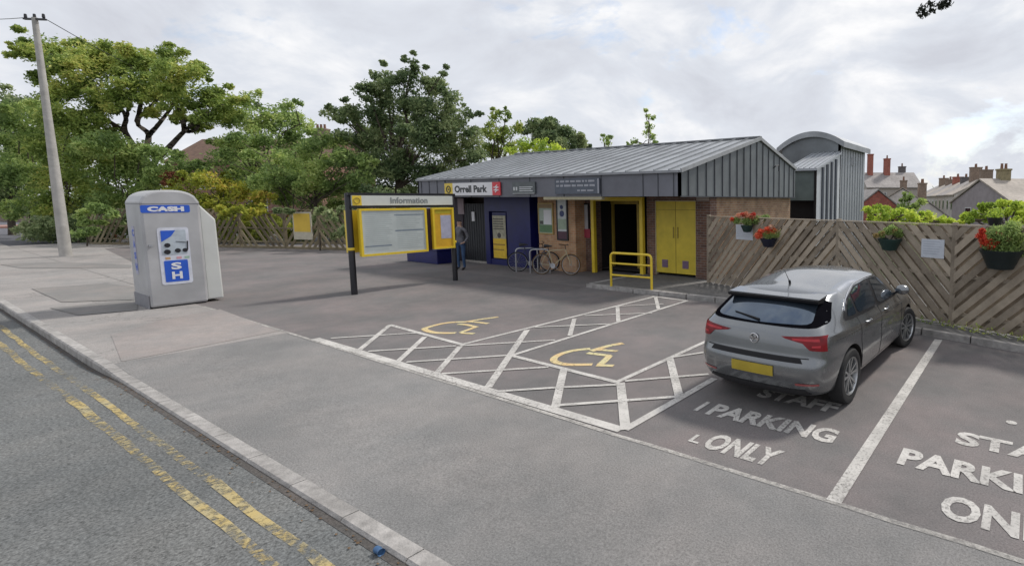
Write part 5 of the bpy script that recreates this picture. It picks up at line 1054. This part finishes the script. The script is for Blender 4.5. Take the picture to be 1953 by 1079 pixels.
    for e in bm.edges:
        a, b = e.verts[0].co, e.verts[1].co
        for q1, q2 in ((a, b), (b, a)):
            cv = key.get((round(q1.x, 3), round(q1.y, 3), round(q1.z, 3), round(q2.x, 3), round(q2.y, 3), round(q2.z, 3)))
            if cv: e[cl_] = cv
    me = bpy.data.meshes.new('shell'); bm.to_mesh(me); bm.free()
    o = bpy.data.objects.new('shell', me); COL.objects.link(o); sb = o.modifiers.new('s', 'SUBSURF'); sb.levels = 3; sb.render_levels = 3
    dg = bpy.context.evaluated_depsgraph_get(); full_ = bpy.data.meshes.new_from_object(o.evaluated_get(dg)); bpy.data.objects.remove(o)
    bvh = BVHTree.FromPolygons([v.co[:] for v in full_.vertices], [tuple(p.vertices) for p in full_.polygons])
    AX = (0.83, 3.49); RW = 0.335
    # wheel arches cut with booleans
    body = bpy.data.objects.new('body', full_); COL.objects.link(body); full_.materials.clear(); full_.materials.append(paint)
    cut = MB()
    for ax_ in AX: cut.lathe([(0.0, -1.3), (RW + 0.055, -1.3), (RW + 0.055, -0.58), (0.0, -0.58)], (ax_, 0, RW), 40, 'y'); cut.lathe([(0.0, 0.58), (RW + 0.055, 0.58), (RW + 0.055, 1.3), (0.0, 1.3)], (ax_, 0, RW), 40, 'y')
    co = cut.build('cut', MATS['dark_interior'], None)
    bo = body.modifiers.new('b', 'BOOLEAN'); bo.object = co; bo.operation = 'DIFFERENCE'; bo.solver = 'EXACT'
    dg = bpy.context.evaluated_depsgraph_get(); fin = bpy.data.meshes.new_from_object(body.evaluated_get(dg)); bpy.data.objects.remove(body); bpy.data.objects.remove(co)
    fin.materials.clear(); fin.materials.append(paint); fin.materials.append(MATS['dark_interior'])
    for p_ in fin.polygons:
        p_.use_smooth = True; c = p_.center; p_.material_index = 0
        for ax_ in AX:
            rr_ = math.hypot(c.x - ax_, c.z - RW)
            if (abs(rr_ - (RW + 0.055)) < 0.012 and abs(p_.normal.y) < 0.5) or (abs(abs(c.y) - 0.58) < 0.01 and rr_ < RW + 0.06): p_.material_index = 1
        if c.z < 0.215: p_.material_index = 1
    try: fin.set_sharp_from_angle(angle=R(35))
    except Exception: pass
    bd = link('body', fin, t)
    # projected panels: 2-D outline -> fine grid -> dropped on the shell, offset outwards
    def panel(name, outline, axis, side, m_, off=0.004, cell=0.05, parent=None, smooth=True, rim=0.0):
        """axis 'y': outline in (x,z) projected along y on side +-1; axis 'x': outline in (y,z) projected from the rear; axis 'z': from above (x,y)"""
        bm = bmesh.new(); vs = [bm.verts.new((p_[0], p_[1], 0)) for p_ in outline]; bm.faces.new(vs)
        x0, x1 = min(p_[0] for p_ in outline), max(p_[0] for p_ in outline); y0, y1 = min(p_[1] for p_ in outline), max(p_[1] for p_ in outline)
        k = x0 + cell
        while k < x1: bmesh.ops.bisect_plane(bm, geom=bm.verts[:] + bm.edges[:] + bm.faces[:], plane_co=(k, 0, 0), plane_no=(1, 0, 0)); k += cell
        k = y0 + cell
        while k < y1: bmesh.ops.bisect_plane(bm, geom=bm.verts[:] + bm.edges[:] + bm.faces[:], plane_co=(0, k, 0), plane_no=(0, 1, 0)); k += cell
        last = None
        for v in bm.verts:
            a, b = v.co.x, v.co.y
            if axis == 'y': o_, d_ = Vector((a, 2.0 * side, b)), Vector((0, -side, 0))
            elif axis == 'x': o_, d_ = Vector((-1.0, a, b)), Vector((1, 0, 0))
            else: o_, d_ = Vector((a, b, 3.0)), Vector((0, 0, -1))
            loc_, nr, _, _ = bvh.ray_cast(o_, d_)
            if loc_ is None: loc_, nr, _, _ = bvh.find_nearest(Vector((a, 0.9 * side, b)) if axis == 'y' else Vector((0, a, b)))
            if nr.dot(d_) > 0: nr = -nr
            v.co = loc_ + nr * off
        bmesh.ops.triangulate(bm, faces=bm.faces); me_ = bpy.data.meshes.new(name); bm.to_mesh(me_); bm.free(); me_.materials.append(m_)
        for p_ in me_.polygons: p_.use_smooth = smooth
        return link(name, me_, parent or t)
    def rnd(pts, n=3): 
        pts = [Vector((p_[0], p_[1], 0)) for p_ in pts]; out = []
        m_ = len(pts)
        for i in range(m_):
            a, b, c_ = pts[i - 1], pts[i], pts[(i + 1) % m_]; r_ = 0.18
            p0_, p1_ = b + (a - b) * r_, b + (c_ - b) * r_
            for k in range(n + 1): tt = k / n; out.append(((p0_ * (1 - tt) ** 2 + b * 2 * tt * (1 - tt) + p1_ * tt * tt).x, (p0_ * (1 - tt) ** 2 + b * 2 * tt * (1 - tt) + p1_ * tt * tt).y))
        return out
    glass = mat('car_glass', (0.085, 0.115, 0.155), 0.05, metal=0.75, ns=2, na=0.15, spec=1.0, coat=0.6); blk = mat('car_black_trim', (0.008, 0.008, 0.010), 0.5, spec=0.3); chrome = mat('chrome_trim', (0.6, 0.6, 0.62), 0.15, metal=1.0)
    redl = mat('tail_red', (0.20, 0.005, 0.010), 0.35, ns=9, na=0.3, coat=0.15, spec=0.3); redb = mat('tail_bright', (0.45, 0.03, 0.04), 0.3, coat=0.15, spec=0.3); gapm = mat('panel_gap', (0.015, 0.015, 0.017), 0.7)
    # rear window
    panel('rear_window_surround', rnd([(-0.66, 1.015), (0.66, 1.015), (0.765, 1.06), (0.655, 1.275), (-0.655, 1.275), (-0.765, 1.06)], 2), 'x', 1, mat('window_surround_black', (0.006, 0.006, 0.008), 0.9, spec=0.0), 0.003)
    panel('rear_window', rnd([(-0.62, 1.045), (0.0, 1.03), (0.64, 1.045), (0.56, 1.255), (0, 1.265), (-0.56, 1.255)], 3), 'x', 1, glass, 0.007)
    for s_ in (1, -1):
        # side windows: rear quarter, rear door, front door, in one black surround
        sur = [(0.70, 1.02), (1.1, 0.995), (1.9, 0.975), (2.6, 0.965), (3.22, 0.96), (2.98, 1.12), (2.66, 1.28), (2.36, 1.335), (1.9, 1.352), (1.45, 1.325), (1.05, 1.225), (0.80, 1.10)]
        panel('window_surround', sur, 'y', s_, blk, 0.003, 0.06)
        panel('quarter_window', rnd([(0.86, 1.045), (1.14, 1.03), (1.14, 1.235), (1.0, 1.17), (0.90, 1.10)]), 'y', s_, glass, 0.007)
        panel('side_window', rnd([(1.20, 1.025), (1.92, 1.0), (1.92, 1.335), (1.50, 1.312), (1.20, 1.25)]), 'y', s_, glass, 0.007)
        panel('side_window', rnd([(2.02, 0.998), (3.0, 0.985), (2.82, 1.15), (2.58, 1.265), (2.34, 1.315), (2.02, 1.335)]), 'y', s_, glass, 0.007)
        # chrome arc on top of the windows
        L_ = []
        for (x, z) in [(0.82, 1.12), (1.05, 1.238), (1.45, 1.338), (1.9, 1.366), (2.36, 1.35), (2.66, 1.285), (2.98, 1.13)]:
            l_, nr, _, _ = bvh.ray_cast(Vector((x, 2 * s_, z)), Vector((0, -s_, 0)))
            if l_: L_.append(l_ + (nr if nr.y * s_ > 0 else -nr) * 0.006)
        if len(L_) > 3: MB().tube(curve_pts(L_, 5), 0.007, 6).build('window_trim', chrome, t, smooth=True)
        def line(name, pts, m_, r_=0.0035, off=0.001):
            L2 = []
            for (x, z) in pts:
                l_, nr, _, _ = bvh.ray_cast(Vector((x, 2 * s_, z)), Vector((0, -s_, 0)))
                if l_: L2.append(l_ + (nr if nr.y * s_ > 0 else -nr) * off)
            if len(L2) > 1: MB().tube(L2, r_, 5).build(name, m_, t)
        seg = lambda a, b, n_=14: [(a[0] + (b[0] - a[0]) * i / n_, a[1] + (b[1] - a[1]) * i / n_) for i in range(n_ + 1)]
        line('door_gap', seg((1.97, 0.99), (1.97, 0.31)), gapm); line('door_gap', seg((1.97, 0.31), (1.25, 0.31)) + seg((1.25, 0.31), (1.17, 0.62)) + seg((1.17, 0.62), (1.12, 1.0)), gapm); line('door_gap', seg((1.97, 0.31), (3.02, 0.31)) + seg((3.02, 0.31), (3.06, 0.97)), gapm)
        line('crease_shade', [(0.42 + 2.75 * i / 24, 0.875 - 0.045 * i / 24) for i in range(25)], gapm, 0.0055, 0.0)  # dark line drawn on the side for the shade under the shoulder crease
        # handles
        for hx_ in (1.30, 2.13):
            l_, nr, _, _ = bvh.ray_cast(Vector((hx_, 2 * s_, 0.90)), Vector((0, -s_, 0))); l2, _, _, _ = bvh.ray_cast(Vector((hx_ + 0.19, 2 * s_, 0.895)), Vector((0, -s_, 0)))
            hm = MB().tube([l_, l_ + Vector((0.02, 0.03 * s_, 0)), l2 + Vector((-0.02, 0.03 * s_, 0)), l2], [0.012, 0.014, 0.014, 0.012], 8).build('door_handle', paint, t, smooth=True)
        # mirror
        l_, nr, _, _ = bvh.ray_cast(Vector((2.92, 2 * s_, 0.99)), Vector((0, -s_, 0)))
        c_ = l_ + Vector((0.0, 0.13 * s_, 0.07)); m2 = MB().lathe([(0.0, -0.075), (0.05, -0.06), (0.078, -0.02), (0.08, 0.03), (0.06, 0.07), (0, 0.085)], (0, 0, 0), 16, 'x'); m2.v = [tuple(c_ + Vector((v[0] * 0.95, v[1] * 1.35, v[2] * 0.95))) for v in m2.v]; mo = m2.build('door_mirror', paint, t, smooth=True)
        MB().bar(l_, c_, 0.06, 0.03).build('mirror_arm', blk, mo)
        # tail lamp: side part and rear part
        tl = panel('tail_light', [(0.815 * s_, 0.785), (0.80 * s_, 0.955), (0.60 * s_, 0.945), (0.33 * s_, 0.925), (0.38 * s_, 0.905), (0.58 * s_, 0.87), (0.66 * s_, 0.80)], 'x', 1, redl, 0.006, 0.03)
        panel('lamp_strip', [(0.75 * s_, 0.895), (0.74 * s_, 0.925), (0.46 * s_, 0.915), (0.47 * s_, 0.895)], 'x', 1, redb, 0.009, 0.03, parent=tl)
        panel('lamp_strip', [(0.76 * s_, 0.83), (0.76 * s_, 0.855), (0.68 * s_, 0.85), (0.68 * s_, 0.83)], 'x', 1, redb, 0.009, 0.03, parent=tl)
        panel('reflector', [(0.76 * s_, 0.405), (0.76 * s_, 0.43), (0.52 * s_, 0.425), (0.52 * s_, 0.40)], 'x', 1, mat('reflector_red', (0.30, 0.08, 0.08), 0.2), 0.006, 0.05)
        panel('headlight', [(4.02, 0.60), (4.25, 0.58), (4.24, 0.68), (3.92, 0.75), (3.80, 0.755)], 'y', s_, mat('headlight_glass', (0.5, 0.52, 0.55), 0.1, coat=1.0), 0.006, 0.05)
    # front windscreen seen from above
    panel('windscreen', rnd([(2.66, -0.50), (2.70, 0.0), (2.66, 0.50), (3.38, 0.58), (3.47, 0.0), (3.38, -0.58)]), 'z', 1, glass, 0.006, 0.08)
    # rear details
    panel('boot_gap', [(-0.66, 0.70), (0.66, 0.70), (0.66, 0.712), (-0.66, 0.712)], 'x', 1, gapm, 0.004, 0.04)
    panel('boot_gap', [(-0.60, 0.652), (0.60, 0.652), (0.57, 0.70), (-0.57, 0.70)], 'x', 1, blk, 0.0045, 0.04)
    panel('lower_bumper', [(-0.70, 0.245), (0.70, 0.245), (0.62, 0.345), (-0.62, 0.345)], 'x', 1, mat('bumper_plastic', (0.025, 0.025, 0.028), 0.6), 0.006, 0.05)
    panel('number_plate', [(-0.27, 0.475), (0.27, 0.475), (0.27, 0.59), (-0.27, 0.59)], 'x', 1, mat('plate_yellow', (0.40, 0.30, 0.03), 0.45, ns=4, na=0.15), 0.014, 0.06)
    l_, nr, _, _ = bvh.ray_cast(Vector((-1, 0, 0.865)), Vector((1, 0, 0))); l_ = l_ + Vector((-0.012, 0, 0))
    em = MB().tube([l_ + Vector((0, 0.052 * math.cos(k * math.pi / 12), 0.052 * math.sin(k * math.pi / 12))) for k in range(24)], 0.008, 6, closed=True).build('emblem', chrome, t, smooth=True)
    MB().bar(l_ + Vector((0, 0.05, 0.012)), l_ + Vector((0, -0.02, -0.004)), 0.006, 0.022).bar(l_ + Vector((0, -0.05, -0.012)), l_ + Vector((0, 0.02, 0.004)), 0.006, 0.022).bar(l_ + Vector((0.001, -0.025, 0.025)), l_ + Vector((0.001, 0.03, -0.028)), 0.006, 0.016).build('emblem_mark', chrome, em)
    # roof spoiler (black underside, painted top)
    MB().extr([(0.72, -0.61, 1.322), (0.47, -0.61, 1.298), (0.47, -0.61, 1.286), (0.70, -0.61, 1.286)], (0, 1.22, 0)).build('roof_spoiler', paint, t, bevel=0.008)
    MB().extr([(0.44, -0.61, 1.285), (0.68, -0.61, 1.285), (0.66, -0.61, 1.235), (0.45, -0.61, 1.250)], (0, 1.22, 0)).build('spoiler_underside', blk, t)
    MB().tube([(0.95, 0, 1.36), (0.93, 0, 1.41)], 0.016, 8).tube([(0.93, 0, 1.40), (0.80, 0, 1.55)], [0.006, 0.003], 6).build('aerial', blk, t)
    # wiper
    l_, _, _, _ = bvh.ray_cast(Vector((-1, 0.0, 1.06)), Vector((1, 0, 0))); l2, _, _, _ = bvh.ray_cast(Vector((-1, 0.38, 1.10)), Vector((1, 0, 0)))
    MB().tube([l_ + Vector((-0.03, 0, 0)), l2 + Vector((-0.03, 0, 0))], [0.014, 0.006], 6).build('rear_wiper', blk, t)
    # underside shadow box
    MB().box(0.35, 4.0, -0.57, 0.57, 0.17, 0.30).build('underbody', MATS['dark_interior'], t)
    # wheels
    tyre = mat('tyre_rubber', (0.018, 0.018, 0.019), 0.85, ns=20, na=0.2); alloy = mat('alloy_rim', (0.42, 0.43, 0.44), 0.32, metal=0.85); disc = mat('brake_dark', (0.05, 0.05, 0.055), 0.5, metal=0.5)
    def wheel(px, side, steer=0.0):
        rt = Matrix.Translation((px, 0.80 * side, RW)) @ Matrix.Rotation(steer, 4, 'Z') @ Matrix.Rotation(0 if side > 0 else math.pi, 4, 'Z')
        def put(mb, nm, m_, par, sm=True, bev=0.0):
            mb.v = [tuple(rt @ Vector(v)) for v in mb.v]; return mb.build(nm, m_, par, smooth=sm, bevel=bev)
        w = put(MB().lathe([(0.225, -0.09), (0.27, -0.105), (0.315, -0.105), (0.332, -0.085), (0.335, 0.0), (0.332, 0.07), (0.315, 0.092), (0.27, 0.097), (0.228, 0.085)], (0, 0, 0), 40, 'y', False), 'wheel', tyre, t)
        r_ = MB().lathe([(0.222, -0.08), (0.232, -0.08), (0.232, 0.087), (0.226, 0.09), (0.212, 0.075), (0.205, 0.03), (0.205, -0.08)], (0, 0, 0), 40, 'y', False)
        r_.lathe([(0.0, 0.06), (0.03, 0.062), (0.055, 0.05), (0.06, 0.02), (0.0, 0.02)], (0, 0, 0), 20, 'y')
        for k in range(5):
            a0 = 2 * math.pi * k / 5 + 0.3
            for dd in (-0.15, 0.15):
                a, b = Vector((0.045 * math.cos(a0 + dd * 2), 0.05, 0.045 * math.sin(a0 + dd * 2))), Vector((0.215 * math.cos(a0 + dd * 1.55), 0.07, 0.215 * math.sin(a0 + dd * 1.55)))
                r_.bar(a, b, 0.026, 0.024, up=(0, 1, 0))
        put(r_, 'rim', alloy, w, False)
        put(MB().lathe([(0.0, 0.0), (0.15, 0.0), (0.15, 0.012), (0, 0.012)], (0, 0, 0), 28, 'y'), 'brake_disc', disc, w, False)
    for ax_, st_ in ((AX[0], 0), (AX[1], R(-10))):
        for s_ in (1, -1): wheel(ax_, s_, st_)
    return t
car((5.40, -7.62, 0.0), R(90 - 1.5), (1.075, 1.0, 1.0))

# ================================================================== UTILITY POLE
pb = at(126, 489); pt = far(66, 34, (pb - CAM).dot(EY)); t = thing('utility_pole', 'tall pale tapering utility pole leaning left beside the pavement', 'utility pole', (pb.x, pb.y, 0))
b0 = Vector((pb.x, pb.y, 0)); MB().tube([b0, lin(b0, pt, .25), lin(b0, pt, .6), pt], [0.195, 0.17, 0.125, 0.09], 14).build('pole', M_pole, t, smooth=True)
d = EX * 0.5; MB().bar(pt + d * -0.9 + Vector((0, 0, -0.05)), pt + d * 0.9 + Vector((0, 0, -0.08)), 0.09, 0.07).build('crossarm', M_black, t)
m = MB()
for s_ in (-0.75, 0, 0.75): m.lathe([(0, 0.2), (0.04, 0.18), (0.05, 0.05), (0.03, 0.0)], pt + d * s_ + Vector((0, 0, -0.04)), 8)
m.build('insulators', M_black, t)
def wire(p, q, sag, label):
    pts = [lin(p, q, i / 14) - Vector((0, 0, sag * 4 * (i / 14) * (1 - i / 14))) for i in range(15)]; MB().tube(pts, 0.016, 5).build('overhead_wire', M_black, None, label=label, category='wire')
wire(pt + d * 0.7, far(420, 175, 70), 1.0, 'overhead wire running right from the pole into the trees'); wire(pt - d * 0.7, far(-200, 12, 40), 0.4, 'overhead wire running left out of the picture from the pole')

# ================================================================== HOUSES
def house(name, label, c, w, dp, rz, z_eave, z_ridge, wallm, roofm, zb=-4.5, chim=(), wins=(), group=None, hip=0.0):
    """ridge runs along local x; c = ground centre"""
    t = thing(name, label, 'house', (c[0], c[1], 0), rz, group=group, world=False)
    MB().extr([(-w / 2, -dp / 2, zb), (-w / 2, dp / 2, zb), (-w / 2, dp / 2, z_eave), (-w / 2, 0, z_ridge - 0.1), (-w / 2, -dp / 2, z_eave)], (w, 0, 0)).build('wall', wallm, t)
    sl = (z_ridge - z_eave) / (dp / 2); ov = 0.3
    rf = MB().extr([(-w / 2 - 0.15, -dp / 2 - ov, z_eave - ov * sl), (-w / 2 - 0.15, 0, z_ridge), (-w / 2 - 0.15, dp / 2 + ov, z_eave - ov * sl), (-w / 2 - 0.15, dp / 2 + ov, z_eave - ov * sl + 0.14), (-w / 2 - 0.15, 0, z_ridge + 0.15), (-w / 2 - 0.15, -dp / 2 - ov, z_eave - ov * sl + 0.14)], (w + 0.3, 0, 0)).build('roof', roofm, t)
    for (cx_, cy_, sx, sy, h, cm, npots) in chim:
        MB().box(cx_ - sx / 2, cx_ + sx / 2, cy_ - sy / 2, cy_ + sy / 2, z_ridge - 1.2, z_ridge + h).box(cx_ - sx / 2 - 0.06, cx_ + sx / 2 + 0.06, cy_ - sy / 2 - 0.06, cy_ + sy / 2 + 0.06, z_ridge + h + 0.002, z_ridge + h + 0.16).build('chimney', cm, rf)
        m = MB()
        for k in range(npots): m.lathe([(0.14, 0), (0.11, 0.45), (0.13, 0.5)], (cx_ + (k - (npots - 1) / 2) * 0.42, cy_, z_ridge + h + 0.165), 10)
        if npots: m.build('chimney_pots', mat('pot_clay', (0.22, 0.12, 0.08), 0.8), rf)
    for (x0, x1, z0, z1, side) in wins:
        y = -dp / 2 if side == 0 else None
        if side == 0: f_ = MB().box(x0, x1, -dp / 2 - 0.04, -dp / 2 - 0.002, z0, z1).build('window', mat('window_frame', (0.6, 0.6, 0.6), 0.5), t); MB().box(x0 + 0.08, x1 - 0.08, -dp / 2 - 0.055, -dp / 2 - 0.041, z0 + 0.08, z1 - 0.08).build('pane', M_glass, f_)
        else: f_ = MB().box(-w / 2 - 0.04, -w / 2 - 0.002, x0, x1, z0, z1).build('window', mat('window_frame', (0.6, 0.6, 0.6), 0.5), t); MB().box(-w / 2 - 0.055, -w / 2 - 0.041, x0 + 0.08, x1 - 0.08, z0 + 0.08, z1 - 0.08).build('pane', M_glass, f_)
    return t
brc = mat('chimney_red', (0.33, 0.12, 0.09), 0.9, ns=4, na=0.2); brb = mat('chimney_brown', (0.24, 0.18, 0.14), 0.9, ns=4, na=0.25); brd = mat('chimney_dark', (0.13, 0.12, 0.12), 0.9)
p = far(535, 381, 62); house('brick_house', 'brown tile roofed house half hidden behind the left trees', p, 17, 9, YAW, 6.6, 9.4, brick('house_brick', (0.30, 0.13, 0.08), (0.22, 0.10, 0.07)), mat('brown_tiles', (0.14, 0.085, 0.06), 0.85, ns=3, na=0.3), -0.5, chim=((5.5, 0, 1.4, 0.8, 1.2, brb, 3),), wins=((-5, -3.2, 3.6, 5.2, 0), (-1.0, 1.2, 3.6, 5.2, 0), (3.6, 5.4, 3.6, 5.2, 0), (0.2, 2.4, 0.8, 2.4, 0)))
p = far(1690, 381, 85); house('grey_roofed_house', 'grey roofed house with two tall red chimneys right of the stair tower', p, 8.5, 8, YAW, 4.4, 6.7, mat('pale_render', (0.40, 0.36, 0.33), 0.9), M_slate, chim=((-2.9, -0.5, 0.8, 0.8, 2.9, brc, 0), (-0.2, -0.5, 0.9, 0.8, 2.2, brc, 1), (2.6, 0.5, 1.0, 0.8, 1.0, brd, 1)), wins=((-2.6, -1.2, 2.0, 3.6, 0), (1, 2.4, 2.0, 3.6, 0)))
p = far(1660, 381, 60); house('red_gable_house', 'small red brick gable beside the stair tower', p, 6, 4.2, YAW + R(90), 1.8, 3.5, M_brickr, M_slate)
p = far(1722, 381, 70); house('brown_chimney_house', 'low house with a pale roof slope and a brown chimney', p, 8, 7, YAW + R(70), 1.6, 3.9, M_wall, M_slate2, chim=((1.0, 0.0, 1.2, 0.9, 1.0, brb, 2),))
p = far(1758, 381, 66); house('chimney_house', 'narrow house with a tall thin chimney before the terrace', p, 3.2, 6, YAW + R(85), 0.2, 2.4, M_wall, M_slate, chim=((0, 0, 0.8, 0.9, 2.0, brb, 2),))
A_, B_ = far(1788, 381, 104), far(1880, 381, 74); n_ = 6
dv = (B_ - A_) / n_; rzt = math.atan2(dv.y, dv.x); lb_ = ['farthest white rear terrace house with a dark chimney', 'second farthest white rear terrace house', 'terrace house with a reddish chimney stack', 'terrace house fourth from the far end with pale render', 'terrace house with a broad brown chimney near the right', 'nearest house of the white rear terrace']
for i in range(n_):
    c = A_ + dv * (i + 0.5); ch = [(dv.length / 2 - 0.4, 0, 0.9, 1.6, (1.3, 0.8, 1.0, 0.7, 1.9, 1.2)[i], (brb, brb, brc, brd, brb, brb)[i], 2)]
    house('terraced_house', lb_[i], c, dv.length - 0.04, 8.5, rzt, 3.0 + 0.04 * i, 5.1 + 0.05 * i, M_wall, (M_slate, M_slate2)[i % 2], chim=ch, wins=((-1.6, -0.6, 0.9, 2.4, 0), (0.8, 1.8, 0.9, 2.4, 0)), group='terraced houses beyond the railway')
    if i % 2 == 0: pass
p = far(1955, 381, 50); house('big_roof_house', 'house with a broad pale roof and mauve wall at the right edge', p, 9.5, 9, YAW + R(8), 2.2, 4.3, mat('mauve_wall', (0.30, 0.27, 0.28), 0.9, ns=2), M_slate2, chim=((-2.4, 0, 1.0, 0.8, 0.9, mat('chimney_stone', (0.26, 0.22, 0.13), 0.9, ns=4, na=0.3), 2), (1.2, 0, 1.3, 0.9, 0.35, brb, 2)), wins=((-2.6, -1.8, 0.2, 1.6, 0), (0.2, 1.0, 0.2, 1.6, 0), (-2.6, -1.5, 0.3, 1.7, 1), (1.2, 2.2, 0.3, 1.7, 1)))
# far treeline closing the horizon
random.seed(9); m = MB()
for i in range(240):
    a = R(-75 + i * 0.55) + YAW; D = random.uniform(190, 260); c = Vector((CAM.x - math.sin(a) * D, CAM.y + math.cos(a) * D, random.uniform(-2, 2.2)))
    clump(m, c, random.uniform(5, 8), 60, 1.2, 0.6)
m.build('distant_trees', LM['dark'], None, fix=False, kind='stuff', label='distant dark belt of trees along the horizon', category='trees')
# low wall across the side road at far left
p0, p1 = far(-30, 440, 62), far(60, 440, 58)
t = thing('boundary_wall', 'low brown boundary wall across the side road at the far left', 'wall', p0)
MB().bar((p0.x, p0.y, 0.35), (p1.x, p1.y, 0.35), 0.25, 1.3).build('wall_face', mat('brown_wall', (0.22, 0.17, 0.14), 0.9, ns=2, na=0.2), t); MB().bar((p0.x, p0.y, 1.04), (p1.x, p1.y, 1.04), 0.34, 0.08).build('coping', M_conc, t)
tree('street_tree', 'dark bush above the low wall at the far left', 'tree', 5, 66, 450, [(-5, 388, 18), (20, 380, 18), (40, 392, 16), (10, 400, 14)], 'dark', 0.9, 0.2)

# ================================================================== PERSON behind the right-hand post
def person(loc, rz):
    t = thing('person', 'person in grey jacket and blue jeans standing beside the dark shutter', 'person', loc, rz, world=False)
    V = [(0, 0, 0.98), (0, 0, 1.15), (0, 0, 1.33), (0, 0, 1.46), (0.01, 0, 1.54), (0.02, 0, 1.64), (0.02, 0, 1.74)]
    Rr = [(0.15, 0.11), (0.14, 0.10), (0.165, 0.11), (0.10, 0.08), (0.052, 0.052), (0.078, 0.09), (0.07, 0.08)]
    E_ = [(i, i + 1) for i in range(6)]
    def add(p, r, frm): V.append(p); Rr.append(r); E_.append((frm, len(V) - 1)); return len(V) - 1
    for s in (1, -1):
        h = add((0, 0.10 * s, 0.92), (0.095, 0.09), 0); k = add((0.03, 0.11 * s, 0.50), (0.06, 0.06), h); a = add((-0.01, 0.11 * s, 0.09), (0.042, 0.042), k); f = add((0.10, 0.13 * s, 0.045), (0.045, 0.035), a); add((0.18, 0.14 * s, 0.035), (0.035, 0.025), f)
        sh = add((0, 0.19 * s, 1.40), (0.062, 0.06), 3); el = add((-0.05, 0.27 * s, 1.14), (0.045, 0.045), sh); wr = add((0.10, 0.22 * s, 0.97), (0.030, 0.030), el); hn = add((0.16, 0.18 * s, 0.94), (0.035, 0.025), wr)
        for q, dz in enumerate((0.02, 0.007, -0.006, -0.018)): add((0.235 - abs(q - 1) * 0.008, 0.16 * s, 0.925 + dz), (0.009, 0.009), hn)
        add((0.17, 0.145 * s, 0.97), (0.010, 0.010), hn)
    me = bpy.data.meshes.new('body'); me.from_pydata(V, E_, []); o = bpy.data.objects.new('body', me); COL.objects.link(o)
    sk = o.modifiers.new('skin', 'SKIN'); sk.use_smooth_shade = True
    if not me.skin_vertices: 
        bm = bmesh.new(); bm.from_mesh(me); bm.verts.layers.skin.verify(); bm.to_mesh(me); bm.free()
    for i, r in enumerate(Rr): me.skin_vertices[0].data[i].radius = r
    me.skin_vertices[0].data[0].use_root = True
    sb = o.modifiers.new('sub', 'SUBSURF'); sb.levels = 2; sb.render_levels = 2
    dg = bpy.context.evaluated_depsgraph_get(); me2 = bpy.data.meshes.new_from_object(o.evaluated_get(dg)); bpy.data.objects.remove(o)
    cl = [mat('jeans', (0.035, 0.075, 0.16), 0.85, ns=12, na=0.25), mat('grey_jacket', (0.13, 0.13, 0.15), 0.85, ns=8, na=0.35), mat('skin_tone', (0.42, 0.27, 0.20), 0.6), mat('shoe', (0.03, 0.03, 0.03), 0.6), mat('hair_dark', (0.02, 0.015, 0.012), 0.8)]
    me2.materials.clear()
    for m_ in cl: me2.materials.append(m_)
    for p in me2.polygons:
        c = p.center; z = c.z; k = 1
        if z < 0.1: k = 3
        elif z < 0.99 and abs(c.x) < 0.1 and (abs(c.y) < 0.20): k = 0
        elif z > 1.69 or (z > 1.6 and c.x < 0.0): k = 4
        elif z > 1.50: k = 2
        elif z < 1.02 and c.x > 0.11: k = 2
        p.material_index = k; p.use_smooth = True
    link('body', me2, t)
    MB().lathe([(0.0, 0.0), (0.012, 0.01), (0.0, 0.035)], (0.105, 0, 1.635), 8).build('nose', MATS['skin_tone'], t, smooth=True)
    for s in (1, -1): MB().lathe([(0, -0.008), (0.009, 0), (0, 0.008)], (0.098, 0.032 * s, 1.665), 8).build('eye', M_black, t); MB().lathe([(0, -0.03), (0.012, 0), (0, 0.03)], (0.015, 0.083 * s, 1.65), 8).build('ear', MATS['skin_tone'], t)
    MB().box(0.098, 0.106, -0.022, 0.022, 1.597, 1.605).build('mouth', mat('lip', (0.3, 0.12, 0.1), 0.6), t)
    return t
pp = at(881, 514); person((pp.x, pp.y, 0.0), R(-70))
